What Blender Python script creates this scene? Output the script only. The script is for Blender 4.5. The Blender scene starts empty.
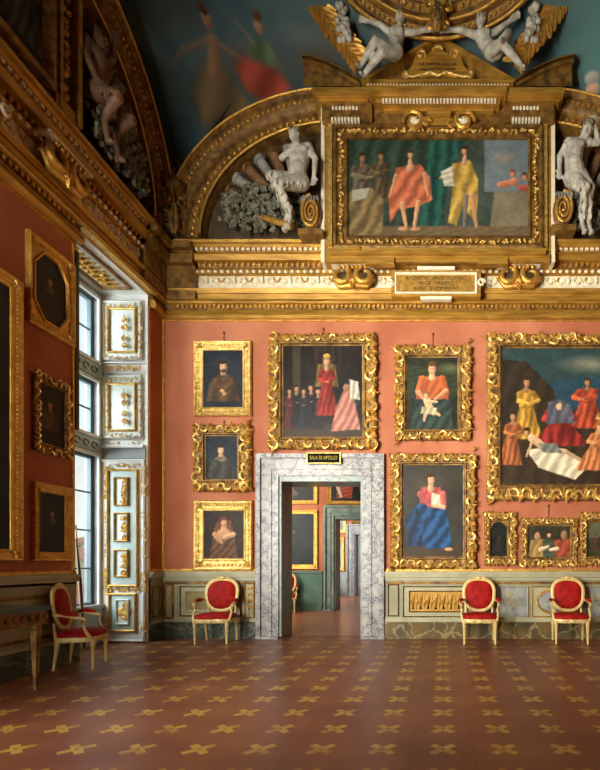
import bpy, math, random
import numpy as np
from mathutils import Vector, Matrix
random.seed(7)
rng = np.random.default_rng(11)
PI = math.pi
C = bpy.context.scene.collection
SC = bpy.context.scene
# ---------------------------------------------------------------- camera, world, lights, exposure
F = 500.0; VX = 443.0; VY = 563.0; EYE = 1.25; D = 8.3333; LW = -4.6667; RW = 4.47
cam_d = bpy.data.cameras.new('camera'); cam = bpy.data.objects.new('camera', cam_d); C.objects.link(cam)
cam.location = (0, 0, EYE); cam.rotation_euler = (PI/2, 0, 0)
cam_d.sensor_width = 36; cam_d.sensor_fit = 'VERTICAL'; cam_d.sensor_height = 36
cam_d.lens = 36*F/770.0
cam_d.shift_x = (300-VX)/770.0; cam_d.shift_y = (VY-385)/770.0
cam_d.clip_start = .05; cam_d.clip_end = 500
SC.camera = cam
SC.view_settings.view_transform = 'Standard'; SC.view_settings.look = 'None'
SC.view_settings.gamma = 1; SC.view_settings.use_curve_mapping = False
SC.view_settings.exposure = 0.0

def lin(c):
    if isinstance(c, str): c = [int(c[i:i+2], 16) for i in (0, 2, 4)]
    return tuple(((v/255)/12.92 if v/255 <= .04045 else ((v/255+.055)/1.055)**2.4) for v in c[:3])

wd = bpy.data.worlds.new('sky'); SC.world = wd; wd.use_nodes = True
nt = wd.node_tree; nt.nodes.clear()
wo = nt.nodes.new('ShaderNodeOutputWorld'); wb = nt.nodes.new('ShaderNodeBackground')
wr = nt.nodes.new('ShaderNodeValToRGB'); wg = nt.nodes.new('ShaderNodeTexCoord'); ws = nt.nodes.new('ShaderNodeSeparateXYZ')
wr.color_ramp.elements[0].position = 0.0; wr.color_ramp.elements[0].color = (*lin((236, 236, 226)), 1)
wr.color_ramp.elements[1].position = .6; wr.color_ramp.elements[1].color = (*lin((214, 226, 234)), 1)
nt.links.new(wg.outputs['Generated'], ws.inputs[0]); nt.links.new(ws.outputs['Z'], wr.inputs[0])
nt.links.new(wr.outputs[0], wb.inputs[0]); nt.links.new(wb.outputs[0], wo.inputs[0])
wb.inputs[1].default_value = 1.25

def area(name, loc, target, sx, sy, power, color, spread=180):
    l = bpy.data.lights.new(name, 'AREA'); l.shape = 'RECTANGLE'; l.size = sx; l.size_y = sy
    l.energy = power; l.color = color; l.spread = math.radians(spread)
    o = bpy.data.objects.new(name, l); C.objects.link(o); o.location = loc
    o.rotation_euler = (Vector(target)-Vector(loc)).to_track_quat('-Z', 'Y').to_euler()
    return o
# lamps added to light the back wall, at two unseen left wall openings
area('added_daylight_near', (LW+.1, 2.6, 2.7), (1.4, 8.3, 3.6), 1.5, 4.6, 205, (1, .95, .84), 110)
area('added_daylight_rear', (LW+.1, -1.2, 2.7), (-.3, 8.3, 4.2), 1.5, 4.6, 400, (1, .95, .85), 85)
# daylight outside the window in the picture
area('daylight_far_window', (-6.9, 5.6, 3.4), (-4.3, 7.9, 1.6), 2.4, 4.6, 420, (.97, .99, 1))
# added lamps in place of unseen windows, lighting the rooms beyond the door
area('added_light_second_room', (-4.6, 10.9, 2.6), (-2.4, 13.0, 1.4), 1.4, 3.0, 120, (1, .93, .8))
area('added_light_third_room', (-5.0, 16.4, 2.6), (-2.8, 18.6, 1.2), 1.4, 3.0, 190, (1, .95, .85))
area('added_light_fourth_room', (-4.6, 22.2, 2.6), (-2.8, 24.5, 1.4), 1.4, 3.0, 120, (.9, .95, 1))

# ---------------------------------------------------------------- materials
def nmat(name):
    m = bpy.data.materials.new(name); m.use_nodes = True
    return m, m.node_tree, m.node_tree.nodes['Principled BSDF']
def simple(name, c1, c2=None, scale=6, rough=.6, metal=0.0, bump=0.0, bscale=30, detail=4, spec=.5, stretch=None, lo=.35, hi=.65):
    m, t, b = nmat(name)
    b.inputs['Roughness'].default_value = rough; b.inputs['Metallic'].default_value = metal
    b.inputs['Specular IOR Level'].default_value = spec
    g = t.nodes.new('ShaderNodeTexCoord')
    src = g.outputs['Object']
    if stretch:
        mp = t.nodes.new('ShaderNodeMapping'); mp.inputs['Scale'].default_value = stretch
        t.links.new(src, mp.inputs[0]); src = mp.outputs[0]
    if c2:
        n = t.nodes.new('ShaderNodeTexNoise'); n.inputs['Scale'].default_value = scale; n.inputs['Detail'].default_value = detail
        t.links.new(src, n.inputs['Vector'])
        r = t.nodes.new('ShaderNodeValToRGB'); r.color_ramp.elements[0].position = lo; r.color_ramp.elements[1].position = hi
        r.color_ramp.elements[0].color = (*lin(c1), 1); r.color_ramp.elements[1].color = (*lin(c2), 1)
        t.links.new(n.outputs['Fac'], r.inputs[0]); t.links.new(r.outputs[0], b.inputs['Base Color'])
    else: b.inputs['Base Color'].default_value = (*lin(c1), 1)
    if bump:
        n2 = t.nodes.new('ShaderNodeTexNoise'); n2.inputs['Scale'].default_value = bscale; n2.inputs['Detail'].default_value = 3
        t.links.new(src, n2.inputs['Vector'])
        bp = t.nodes.new('ShaderNodeBump'); bp.inputs['Strength'].default_value = bump; bp.inputs['Distance'].default_value = .02
        t.links.new(n2.outputs['Fac'], bp.inputs['Height']); t.links.new(bp.outputs[0], b.inputs['Normal'])
    return m
def marble(name, base, base2, vein, scale=3.0, width=.05, rough=.3, warp=.5):
    m, t, b = nmat(name); b.inputs['Roughness'].default_value = rough
    g = t.nodes.new('ShaderNodeTexCoord')
    n = t.nodes.new('ShaderNodeTexNoise'); n.inputs['Scale'].default_value = scale*1.3; n.inputs['Detail'].default_value = 5
    t.links.new(g.outputs['Object'], n.inputs['Vector'])
    va = t.nodes.new('ShaderNodeVectorMath'); va.operation = 'MULTIPLY_ADD'
    va.inputs[1].default_value = (warp, warp, warp)
    t.links.new(n.outputs['Color'], va.inputs[0]); t.links.new(g.outputs['Object'], va.inputs[2])
    v = t.nodes.new('ShaderNodeTexVoronoi'); v.feature = 'DISTANCE_TO_EDGE'; v.inputs['Scale'].default_value = scale
    t.links.new(va.outputs[0], v.inputs['Vector'])
    r = t.nodes.new('ShaderNodeValToRGB'); r.color_ramp.elements[0].position = 0; r.color_ramp.elements[1].position = width
    r.color_ramp.elements[0].color = (1, 1, 1, 1); r.color_ramp.elements[1].color = (0, 0, 0, 1)
    t.links.new(v.outputs['Distance'], r.inputs[0])
    r2 = t.nodes.new('ShaderNodeValToRGB'); r2.color_ramp.elements[0].position = .35; r2.color_ramp.elements[1].position = .65
    r2.color_ramp.elements[0].color = (*lin(base), 1); r2.color_ramp.elements[1].color = (*lin(base2), 1)
    t.links.new(n.outputs['Fac'], r2.inputs[0])
    mx = t.nodes.new('ShaderNodeMix'); mx.data_type = 'RGBA'
    t.links.new(r.outputs[0], mx.inputs['Factor']); t.links.new(r2.outputs[0], mx.inputs['A']); mx.inputs['B'].default_value = (*lin(vein), 1)
    t.links.new(mx.outputs['Result'], b.inputs['Base Color'])
    return m
M = {}
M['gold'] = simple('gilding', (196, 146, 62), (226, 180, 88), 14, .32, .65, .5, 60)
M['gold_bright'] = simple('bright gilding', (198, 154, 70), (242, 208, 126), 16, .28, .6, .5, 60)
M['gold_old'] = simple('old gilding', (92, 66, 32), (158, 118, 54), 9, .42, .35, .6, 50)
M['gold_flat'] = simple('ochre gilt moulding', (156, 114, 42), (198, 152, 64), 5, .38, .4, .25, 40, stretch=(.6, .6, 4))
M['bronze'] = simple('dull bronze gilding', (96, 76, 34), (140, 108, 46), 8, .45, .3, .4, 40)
M['gilt_white'] = simple('pale gilt wood', (206, 176, 104), (224, 200, 136), 20, .4, .1, .1)
M['cream'] = simple('cream stucco', (226, 214, 176), (240, 232, 205), 12, .6, 0, .4, 40)
M['stucco'] = simple('white stucco figures', (150, 146, 130), (196, 192, 176), 9, .55, 0, .3, 25)
M['stucco_grey'] = simple('grey stucco', (120, 118, 110), (160, 156, 142), 8, .6, 0, .3, 25)
M['umber'] = simple('umber stucco ground', (58, 46, 30), (86, 68, 42), 6, .7, 0, .4, 20)
M['red'] = simple('faded red silk', (170, 100, 70), (192, 124, 90), 1.6, .75, 0, .05, 60, spec=.2, stretch=(1, 1, .5))
M['red_left'] = simple('deep red silk', (150, 50, 38), (160, 58, 42), 1.2, .75, 0, .05, 60, spec=.2, stretch=(1, 1, .5))
M['dado'] = simple('grey green dado paint', (136, 136, 108), (158, 156, 126), 3, .5, 0, .05)
M['dado_cream'] = simple('cream dado moulding', (162, 160, 126), (182, 178, 146), 4, .5)
M['dado_dark'] = simple('olive dado panel', (120, 106, 58), (156, 134, 72), 6, .5)
M['ochre_panel'] = simple('ochre painted panel', (178, 132, 44), (196, 150, 60), 10, .5, 0, .4, 30)
M['grisaille'] = simple('grey painted panel', (128, 132, 128), (158, 160, 154), 12, .5)
M['green_marble'] = marble('dark green marble', (52, 64, 58), (84, 92, 78), (130, 132, 104), 2.6, .04)
M['brown_marble'] = marble('brown green marble', (78, 74, 56), (122, 100, 58), (160, 146, 100), 2.6, .05)
M['marble'] = marble('white veined marble', (128, 130, 132), (176, 172, 162), (70, 66, 86), 5.0, .075)
M['marble_teal'] = marble('grey green marble', (112, 132, 122), (140, 156, 142), (80, 96, 94), 3, .04)
M['marble_blue'] = marble('blue grey marble', (150, 160, 166), (174, 182, 184), (96, 106, 120), 3, .05)
M['green_paint'] = simple('sea green dado', (72, 108, 88), (90, 122, 100), 3, .6)
M['blue_paint'] = simple('pale blue dado', (156, 176, 178), (176, 192, 192), 3, .6)
M['white'] = simple('white painted wood', (226, 226, 216), (238, 238, 230), 5, .45)
M['pale_blue'] = simple('pale blue paint', (170, 192, 186), (190, 208, 200), 5, .45)
M['pale_panel'] = simple('pale green white paint', (214, 224, 212), (226, 234, 222), 5, .45)
M['grey_stone'] = simple('grey window stone', (150, 154, 152), (170, 172, 168), 5, .6)
M['dark_green'] = simple('dark green shutter paint', (44, 58, 48), (56, 70, 56), 5, .5)
M['velvet'] = simple('red velvet', (134, 15, 11), (172, 25, 15), 14, .7, 0, .2, 60, spec=.2)
M['velvet_dark'] = simple('crimson velvet', (120, 14, 14), (146, 22, 18), 14, .75, 0, .2, 60, spec=.2)
M['wood_dark'] = simple('dark wood', (40, 26, 18), (62, 42, 26), 5, .5)
M['canvas_back'] = simple('dark canvas', (30, 26, 22), (40, 34, 28), 5, .5)
M['table_top'] = marble('dark slate green marble', (34, 48, 46), (50, 66, 62), (90, 104, 98), 3, .03, .15)
M['black'] = simple('black sign lacquer', (16, 26, 22), None, rough=.8, spec=.1)
M['yellow_paint'] = simple('yellow lettering paint', (190, 170, 70), None, rough=.7, spec=.1)
M['shaded_stucco'] = simple('shade darkened stucco', (104, 78, 56), (136, 106, 80), 8, .6, 0, .3, 25)  # white stucco turned brown, the dimness of the left lunette put into its colour
M['ink'] = simple('dark inscription paint', (60, 42, 24), None, rough=.6)
M['leaf'] = simple('stucco leaves', (64, 66, 52), (134, 130, 108), 14, .6, 0, .4, 30)
M['pipe'] = simple('brown reed stucco', (96, 66, 44), (136, 100, 66), 8, .5, 0, .2)
M['hair'] = simple('grey stucco hair', (92, 80, 58), (128, 114, 86), 20, .6, 0, .5, 40)
M['house'] = simple('pale yellow house wall', (206, 196, 160), (220, 210, 178), 1, .8)
M['roof'] = simple('terracotta roof', (190, 120, 92), (206, 136, 104), 2, .8)
M['pane_dark'] = simple('house window pane', (110, 130, 136), None, rough=.2)
M['hedge'] = simple('hedge green', (104, 128, 92), (130, 150, 110), 2, .9, 0, .4, 8)
M['lead'] = simple('blue grey lead glazing bar', (96, 118, 122), None, rough=.4)
# thin glass
gm, t, b = nmat('window glass'); t.nodes.remove(b)
o_ = t.nodes['Material Output']; tr = t.nodes.new('ShaderNodeBsdfTransparent'); gl = t.nodes.new('ShaderNodeBsdfGlossy')
gl.inputs['Roughness'].default_value = .02; tr.inputs[0].default_value = (.93, .97, 1, 1)
mx = t.nodes.new('ShaderNodeMixShader'); mx.inputs[0].default_value = .07
t.links.new(tr.outputs[0], mx.inputs[1]); t.links.new(gl.outputs[0], mx.inputs[2]); t.links.new(mx.outputs[0], o_.inputs[0])
M['glass'] = gm
# painted surfaces: colour attribute 'paint'
def paint_mat(name, rough=.5, spec=.3):
    m, t, b = nmat(name); a = t.nodes.new('ShaderNodeAttribute'); a.attribute_name = 'paint'
    t.links.new(a.outputs['Color'], b.inputs['Base Color']); b.inputs['Roughness'].default_value = rough
    b.inputs['Specular IOR Level'].default_value = spec
    return m
M['oil'] = paint_mat('oil paint', .45, .25); M['fresco'] = paint_mat('fresco', .85, .1)
# floor with inlaid crosses
def floor_mat():
    m, t, b = nmat('terracotta floor with inlaid crosses'); L = t.links
    g = t.nodes.new('ShaderNodeNewGeometry'); s = t.nodes.new('ShaderNodeSeparateXYZ'); L.new(g.outputs['Position'], s.inputs[0])
    def ma(op, a, b_=None, c=None):
        n = t.nodes.new('ShaderNodeMath'); n.operation = op
        for i, v in enumerate((a, b_, c)):
            if v is None: continue
            if isinstance(v, (int, float)): n.inputs[i].default_value = v
            else: L.new(v, n.inputs[i])
        return n.outputs[0]
    S = .41
    def cell(v, off): return ma('MULTIPLY', ma('SUBTRACT', ma('FRACT', ma('ADD', ma('DIVIDE', ma('SUBTRACT', v, off), S), 50.5)), .5), S)
    cx = cell(s.outputs['X'], 0.0); cy = cell(s.outputs['Y'], 3.36)
    cy = ma('MULTIPLY', cy, .95)
    u = ma('ABSOLUTE', ma('MULTIPLY', ma('ADD', cx, cy), .7071)); v = ma('ABSOLUTE', ma('MULTIPLY', ma('SUBTRACT', cx, cy), .7071))
    mx_ = ma('MAXIMUM', u, v); mn = ma('MINIMUM', u, v)
    cr = ma('MULTIPLY', ma('LESS_THAN', mx_, .106), ma('LESS_THAN', mn, .028))
    gap = ma('GREATER_THAN', mx_, .012)
    cr = ma('MULTIPLY', cr, gap)
    n = t.nodes.new('ShaderNodeTexNoise'); n.inputs['Scale'].default_value = 5; n.inputs['Detail'].default_value = 6
    L.new(g.outputs['Position'], n.inputs['Vector'])
    wear = t.nodes.new('ShaderNodeMapRange'); wear.inputs[1].default_value = .32; wear.inputs[2].default_value = .55
    wear.inputs[3].default_value = .3; wear.inputs[4].default_value = .95
    L.new(n.outputs['Fac'], wear.inputs[0])
    fac = ma('MULTIPLY', cr, wear.outputs[0])
    # square tile joints, faint
    jx = cell(s.outputs['X'], S/2); jy = cell(s.outputs['Y'], 3.36+S/2)
    j = ma('LESS_THAN', ma('MINIMUM', ma('ABSOLUTE', jx), ma('ABSOLUTE', jy)), .004)
    r = t.nodes.new('ShaderNodeValToRGB'); r.color_ramp.elements[0].position = .35; r.color_ramp.elements[1].position = .68
    r.color_ramp.elements[0].color = (*lin((112, 66, 48)), 1); r.color_ramp.elements[1].color = (*lin((134, 82, 58)), 1)
    n3 = t.nodes.new('ShaderNodeTexNoise'); n3.inputs['Scale'].default_value = 1.7; n3.inputs['Detail'].default_value = 5
    L.new(g.outputs['Position'], n3.inputs['Vector']); L.new(n3.outputs['Fac'], r.inputs[0])
    m1 = t.nodes.new('ShaderNodeMix'); m1.data_type = 'RGBA'; L.new(r.outputs[0], m1.inputs['A']); m1.inputs['B'].default_value = (*lin((86, 50, 38)), 1)
    L.new(ma('MULTIPLY', j, .4), m1.inputs['Factor'])
    m2 = t.nodes.new('ShaderNodeMix'); m2.data_type = 'RGBA'; L.new(m1.outputs['Result'], m2.inputs['A']); m2.inputs['B'].default_value = (*lin((182, 146, 66)), 1)
    L.new(fac, m2.inputs['Factor']); L.new(m2.outputs['Result'], b.inputs['Base Color'])
    b.inputs['Roughness'].default_value = .36; b.inputs['Specular IOR Level'].default_value = .35
    bp = t.nodes.new('ShaderNodeBump'); bp.inputs['Strength'].default_value = .08; bp.inputs['Distance'].default_value = .01
    L.new(n.outputs['Fac'], bp.inputs['Height']); L.new(bp.outputs[0], b.inputs['Normal'])
    return m
M['floor'] = floor_mat()
M['floor_plain'] = simple('plain terracotta floor', (140, 84, 58), (160, 102, 74), 2, .3, 0, .05)

# ---------------------------------------------------------------- mesh helpers
def P(px, py, d): return Vector(((px-VX)*d/F, d, EYE+(VY-py)*d/F))
class MB:
    def __init__(s): s.v = []; s.f = []; s.xf = None
    def add(s, vs, fs):
        n = len(s.v)
        if s.xf is not None: vs = [s.xf @ Vector(v) for v in vs]
        s.v.extend([tuple(v) for v in vs]); s.f.extend([tuple(i+n for i in f) for f in fs]); return s
    def box(s, x0, y0, z0, x1, y1, z1):
        x0, x1 = sorted((x0, x1)); y0, y1 = sorted((y0, y1)); z0, z1 = sorted((z0, z1))
        v = [(x0, y0, z0), (x1, y0, z0), (x1, y1, z0), (x0, y1, z0), (x0, y0, z1), (x1, y0, z1), (x1, y1, z1), (x0, y1, z1)]
        return s.add(v, [(3, 2, 1, 0), (4, 5, 6, 7), (0, 1, 5, 4), (1, 2, 6, 5), (2, 3, 7, 6), (3, 0, 4, 7)])
    def pbox(s, x0, y0, x1, y1, df, db):      # rectangle measured on the plane at depth df, extruded back to db
        a = P(x0, y1, df); b = P(x1, y0, df)
        return s.box(a.x, df, a.z, b.x, db, b.z)
    def tube(s, pts, rad, n=6, cap=True, flat=None):
        pts = [Vector(p) for p in pts]; k = len(pts)
        if not hasattr(rad, '__len__'): rad = [rad]*k
        vs = []; up = Vector((0, 0, 1)) if flat is None else Vector(flat)
        for i, p in enumerate(pts):
            t = (pts[min(i+1, k-1)]-pts[max(i-1, 0)])
            if t.length < 1e-9: t = Vector((0, 0, 1))
            t.normalize()
            a = t.cross(up)
            if a.length < 1e-3: a = t.cross(Vector((1, 0, 0)))
            a.normalize(); b = t.cross(a).normalized()
            for j in range(n):
                q = 2*PI*j/n; vs.append(p+a*math.cos(q)*rad[i]+b*math.sin(q)*rad[i])
        fs = [(i*n+j, i*n+(j+1) % n, (i+1)*n+(j+1) % n, (i+1)*n+j) for i in range(k-1) for j in range(n)]
        if cap: fs += [tuple(range(n))[::-1], tuple((k-1)*n+j for j in range(n))]
        return s.add(vs, fs)
    def ell(s, c, r, rot=None, nu=10, nv=7):
        if not hasattr(r, '__len__'): r = (r, r, r)
        c = Vector(c); vs = []
        R = rot.to_matrix() if rot is not None and hasattr(rot, 'to_matrix') else None
        def pt(a, b):
            v = Vector((r[0]*math.cos(a)*math.cos(b), r[1]*math.sin(a)*math.cos(b), r[2]*math.sin(b)))
            return c+(R @ v if R is not None else v)
        vs.append(pt(0, -PI/2))
        for i in range(1, nv):
            for j in range(nu): vs.append(pt(2*PI*j/nu, -PI/2+PI*i/nv))
        vs.append(pt(0, PI/2))
        fs = [(0, 1+(j+1) % nu, 1+j) for j in range(nu)]
        for i in range(nv-2):
            for j in range(nu):
                a = 1+i*nu; fs.append((a+j, a+(j+1) % nu, a+nu+(j+1) % nu, a+nu+j))
        l = len(vs)-1; a = 1+(nv-2)*nu
        fs += [(a+j, a+(j+1) % nu, l) for j in range(nu)]
        return s.add(vs, fs)
    def capsule(s, p0, p1, r0, r1, n=10):
        p0 = Vector(p0); p1 = Vector(p1); d = (p1-p0)
        if d.length < 1e-6: return s.ell(p0, r0)
        u = d.normalized(); pts = []; rad = []
        for q in (0.02, .3, .65): pts.append(p0-u*r0*math.cos(q*PI/2)); rad.append(r0*math.sin(q*PI/2))
        for k in range(5): pts.append(p0+d*k/4); rad.append(r0+(r1-r0)*k/4)
        for q in (.65, .3, .02): pts.append(p1+u*r1*math.cos(q*PI/2)); rad.append(r1*math.sin(q*PI/2))
        return s.tube(pts, rad, n)
    def lathe(s, prof, c=(0, 0, 0), n=12):
        c = Vector(c); vs = []; k = len(prof)
        for r, z in prof:
            for j in range(n): vs.append(c+Vector((r*math.cos(2*PI*j/n), r*math.sin(2*PI*j/n), z)))
        fs = [(i*n+j, i*n+(j+1) % n, (i+1)*n+(j+1) % n, (i+1)*n+j) for i in range(k-1) for j in range(n)]
        fs += [tuple(range(n))[::-1], tuple((k-1)*n+j for j in range(n))]
        return s.add(vs, fs)
    def prism(s, poly, y0, y1):               # poly of (x,z), extruded along y
        n = len(poly)
        vs = [(x, y0, z) for x, z in poly]+[(x, y1, z) for x, z in poly]
        return s.add(vs, [tuple(range(n)), tuple(range(2*n-1, n-1, -1))]+[(i, i+n, (i+1) % n+n, (i+1) % n) for i in range(n)])
    def loopframe(s, loops, closed=False):    # consecutive rings of equal length points, bridged
        n = len(loops[0]); vs = [p for l in loops for p in l]; fs = []
        for i in range(len(loops)-1):
            for j in range(n): fs.append((i*n+j, i*n+(j+1) % n, (i+1)*n+(j+1) % n, (i+1)*n+j))
        if closed:
            a = (len(loops)-1)*n
            for j in range(n): fs.append((a+j, a+(j+1) % n, (j+1) % n, j))
        return s.add(vs, fs)
    def strip(s, rows):                       # open grid from rows of points
        n = len(rows[0]); vs = [p for r in rows for p in r]
        return s.add(vs, [(i*n+j, i*n+j+1, (i+1)*n+j+1, (i+1)*n+j) for i in range(len(rows)-1) for j in range(n-1)])
    def scroll(s, c, R, a0, turns, r0, hand=1, shrink=.35, n=11, sides=5, dep=0.0):
        c = Vector(c); pts = []; rad = []
        for i in range(n):
            t = i/(n-1); a = a0+hand*turns*2*PI*t; q = R*(1-(1-shrink)*t)
            pts.append(c+Vector((q*math.cos(a), -dep*math.sin(PI*t), q*math.sin(a)))); rad.append(r0*(.45+.75*math.sin(PI*min(1, .15+t*.8))))
        return s.tube(pts, rad, sides, flat=(0, 1, 0))
    def leafy(s, c, ang, L, W, dep):          # an acanthus lobe lying in the xz plane
        c = Vector(c); dx = Vector((math.cos(ang), 0, math.sin(ang))); nx = Vector((-math.sin(ang), 0, math.cos(ang)))
        rows = []
        for i in range(5):
            t = i/4; w = W*math.sin(PI*(.12+.8*t))*(1-.3*t); h = dep*math.sin(PI*(.1+.75*t))
            rows.append([c+dx*L*t-nx*w, c+dx*L*t-nx*w*.5+Vector((0, -h*.9, 0)), c+dx*L*t+Vector((0, -h*.55, 0)), c+dx*L*t+nx*w*.5+Vector((0, -h*.9, 0)), c+dx*L*t+nx*w])
        return s.strip(rows)
    def build(s, name, mat, parent=None, smooth=35, kind=None):
        me = bpy.data.meshes.new(name); me.from_pydata(s.v, [], s.f); me.update()
        if smooth:
            me.shade_smooth()
            me.set_sharp_from_angle(angle=math.radians(smooth))
        me.materials.append(mat if not isinstance(mat, str) else M[mat])
        o = bpy.data.objects.new(name, me); C.objects.link(o)
        if parent is not None: o.parent = parent
        if kind: o['kind'] = kind
        return o
def thing(name, label, cat, loc=(0, 0, 0), rz=0, group=None):
    o = bpy.data.objects.new(name, None); C.objects.link(o); o.empty_display_size = .1
    o.location = loc; o.rotation_euler = (0, 0, rz); o['label'] = label; o['category'] = cat
    if group: o['group'] = group
    return o
def tag(o, label, cat, group=None):
    o['label'] = label; o['category'] = cat
    if group: o['group'] = group
    return o
def struct_root(name, loc=(0, 0, 0)):
    o = bpy.data.objects.new(name, None); C.objects.link(o); o.location = loc; o['kind'] = 'structure'; return o
def struct(mb, name, mat, parent=None, smooth=35): return mb.build(name, mat, parent, smooth, 'structure' if parent is None else None)
def copy_tree(o, parent=None):
    c = o.copy(); C.objects.link(c)
    if parent is not None: c.parent = parent
    for ch in list(o.children): copy_tree(ch, c)
    return c
def panel_wall(mb, xs, zs, holes, y0, y1, axis='x'):
    xs = sorted(set(xs+[h[0] for h in holes]+[h[1] for h in holes])); zs = sorted(set(zs+[h[2] for h in holes]+[h[3] for h in holes]))
    for i in range(len(xs)-1):
        for j in range(len(zs)-1):
            cx = (xs[i]+xs[i+1])/2; cz = (zs[j]+zs[j+1])/2
            if any(h[0] < cx < h[1] and h[2] < cz < h[3] for h in holes): continue
            if axis == 'x': mb.box(xs[i], y0, zs[j], xs[i+1], y1, zs[j+1])
            else: mb.box(y0, xs[i], zs[j], y1, xs[i+1], zs[j+1])
    return mb
def text(s, loc, size, mat, parent, name='lettering', rz=0, sx=1.0):
    c = bpy.data.curves.new(name, 'FONT'); c.body = s; c.size = size; c.align_x = 'CENTER'; c.align_y = 'CENTER'; c.extrude = .002
    c.space_line = 1.0; c.materials.append(M[mat])
    o = bpy.data.objects.new(name, c); C.objects.link(o); o.location = loc; o.rotation_euler = (PI/2, 0, rz); o.scale = (sx, 1, 1)
    me = bpy.data.meshes.new_from_object(o); q = bpy.data.objects.new(name, me); C.objects.link(q)
    q.location = o.location; q.rotation_euler = o.rotation_euler; q.scale = o.scale; bpy.data.objects.remove(o); bpy.data.curves.remove(c)
    if parent is not None: q.parent = parent
    return q

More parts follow.
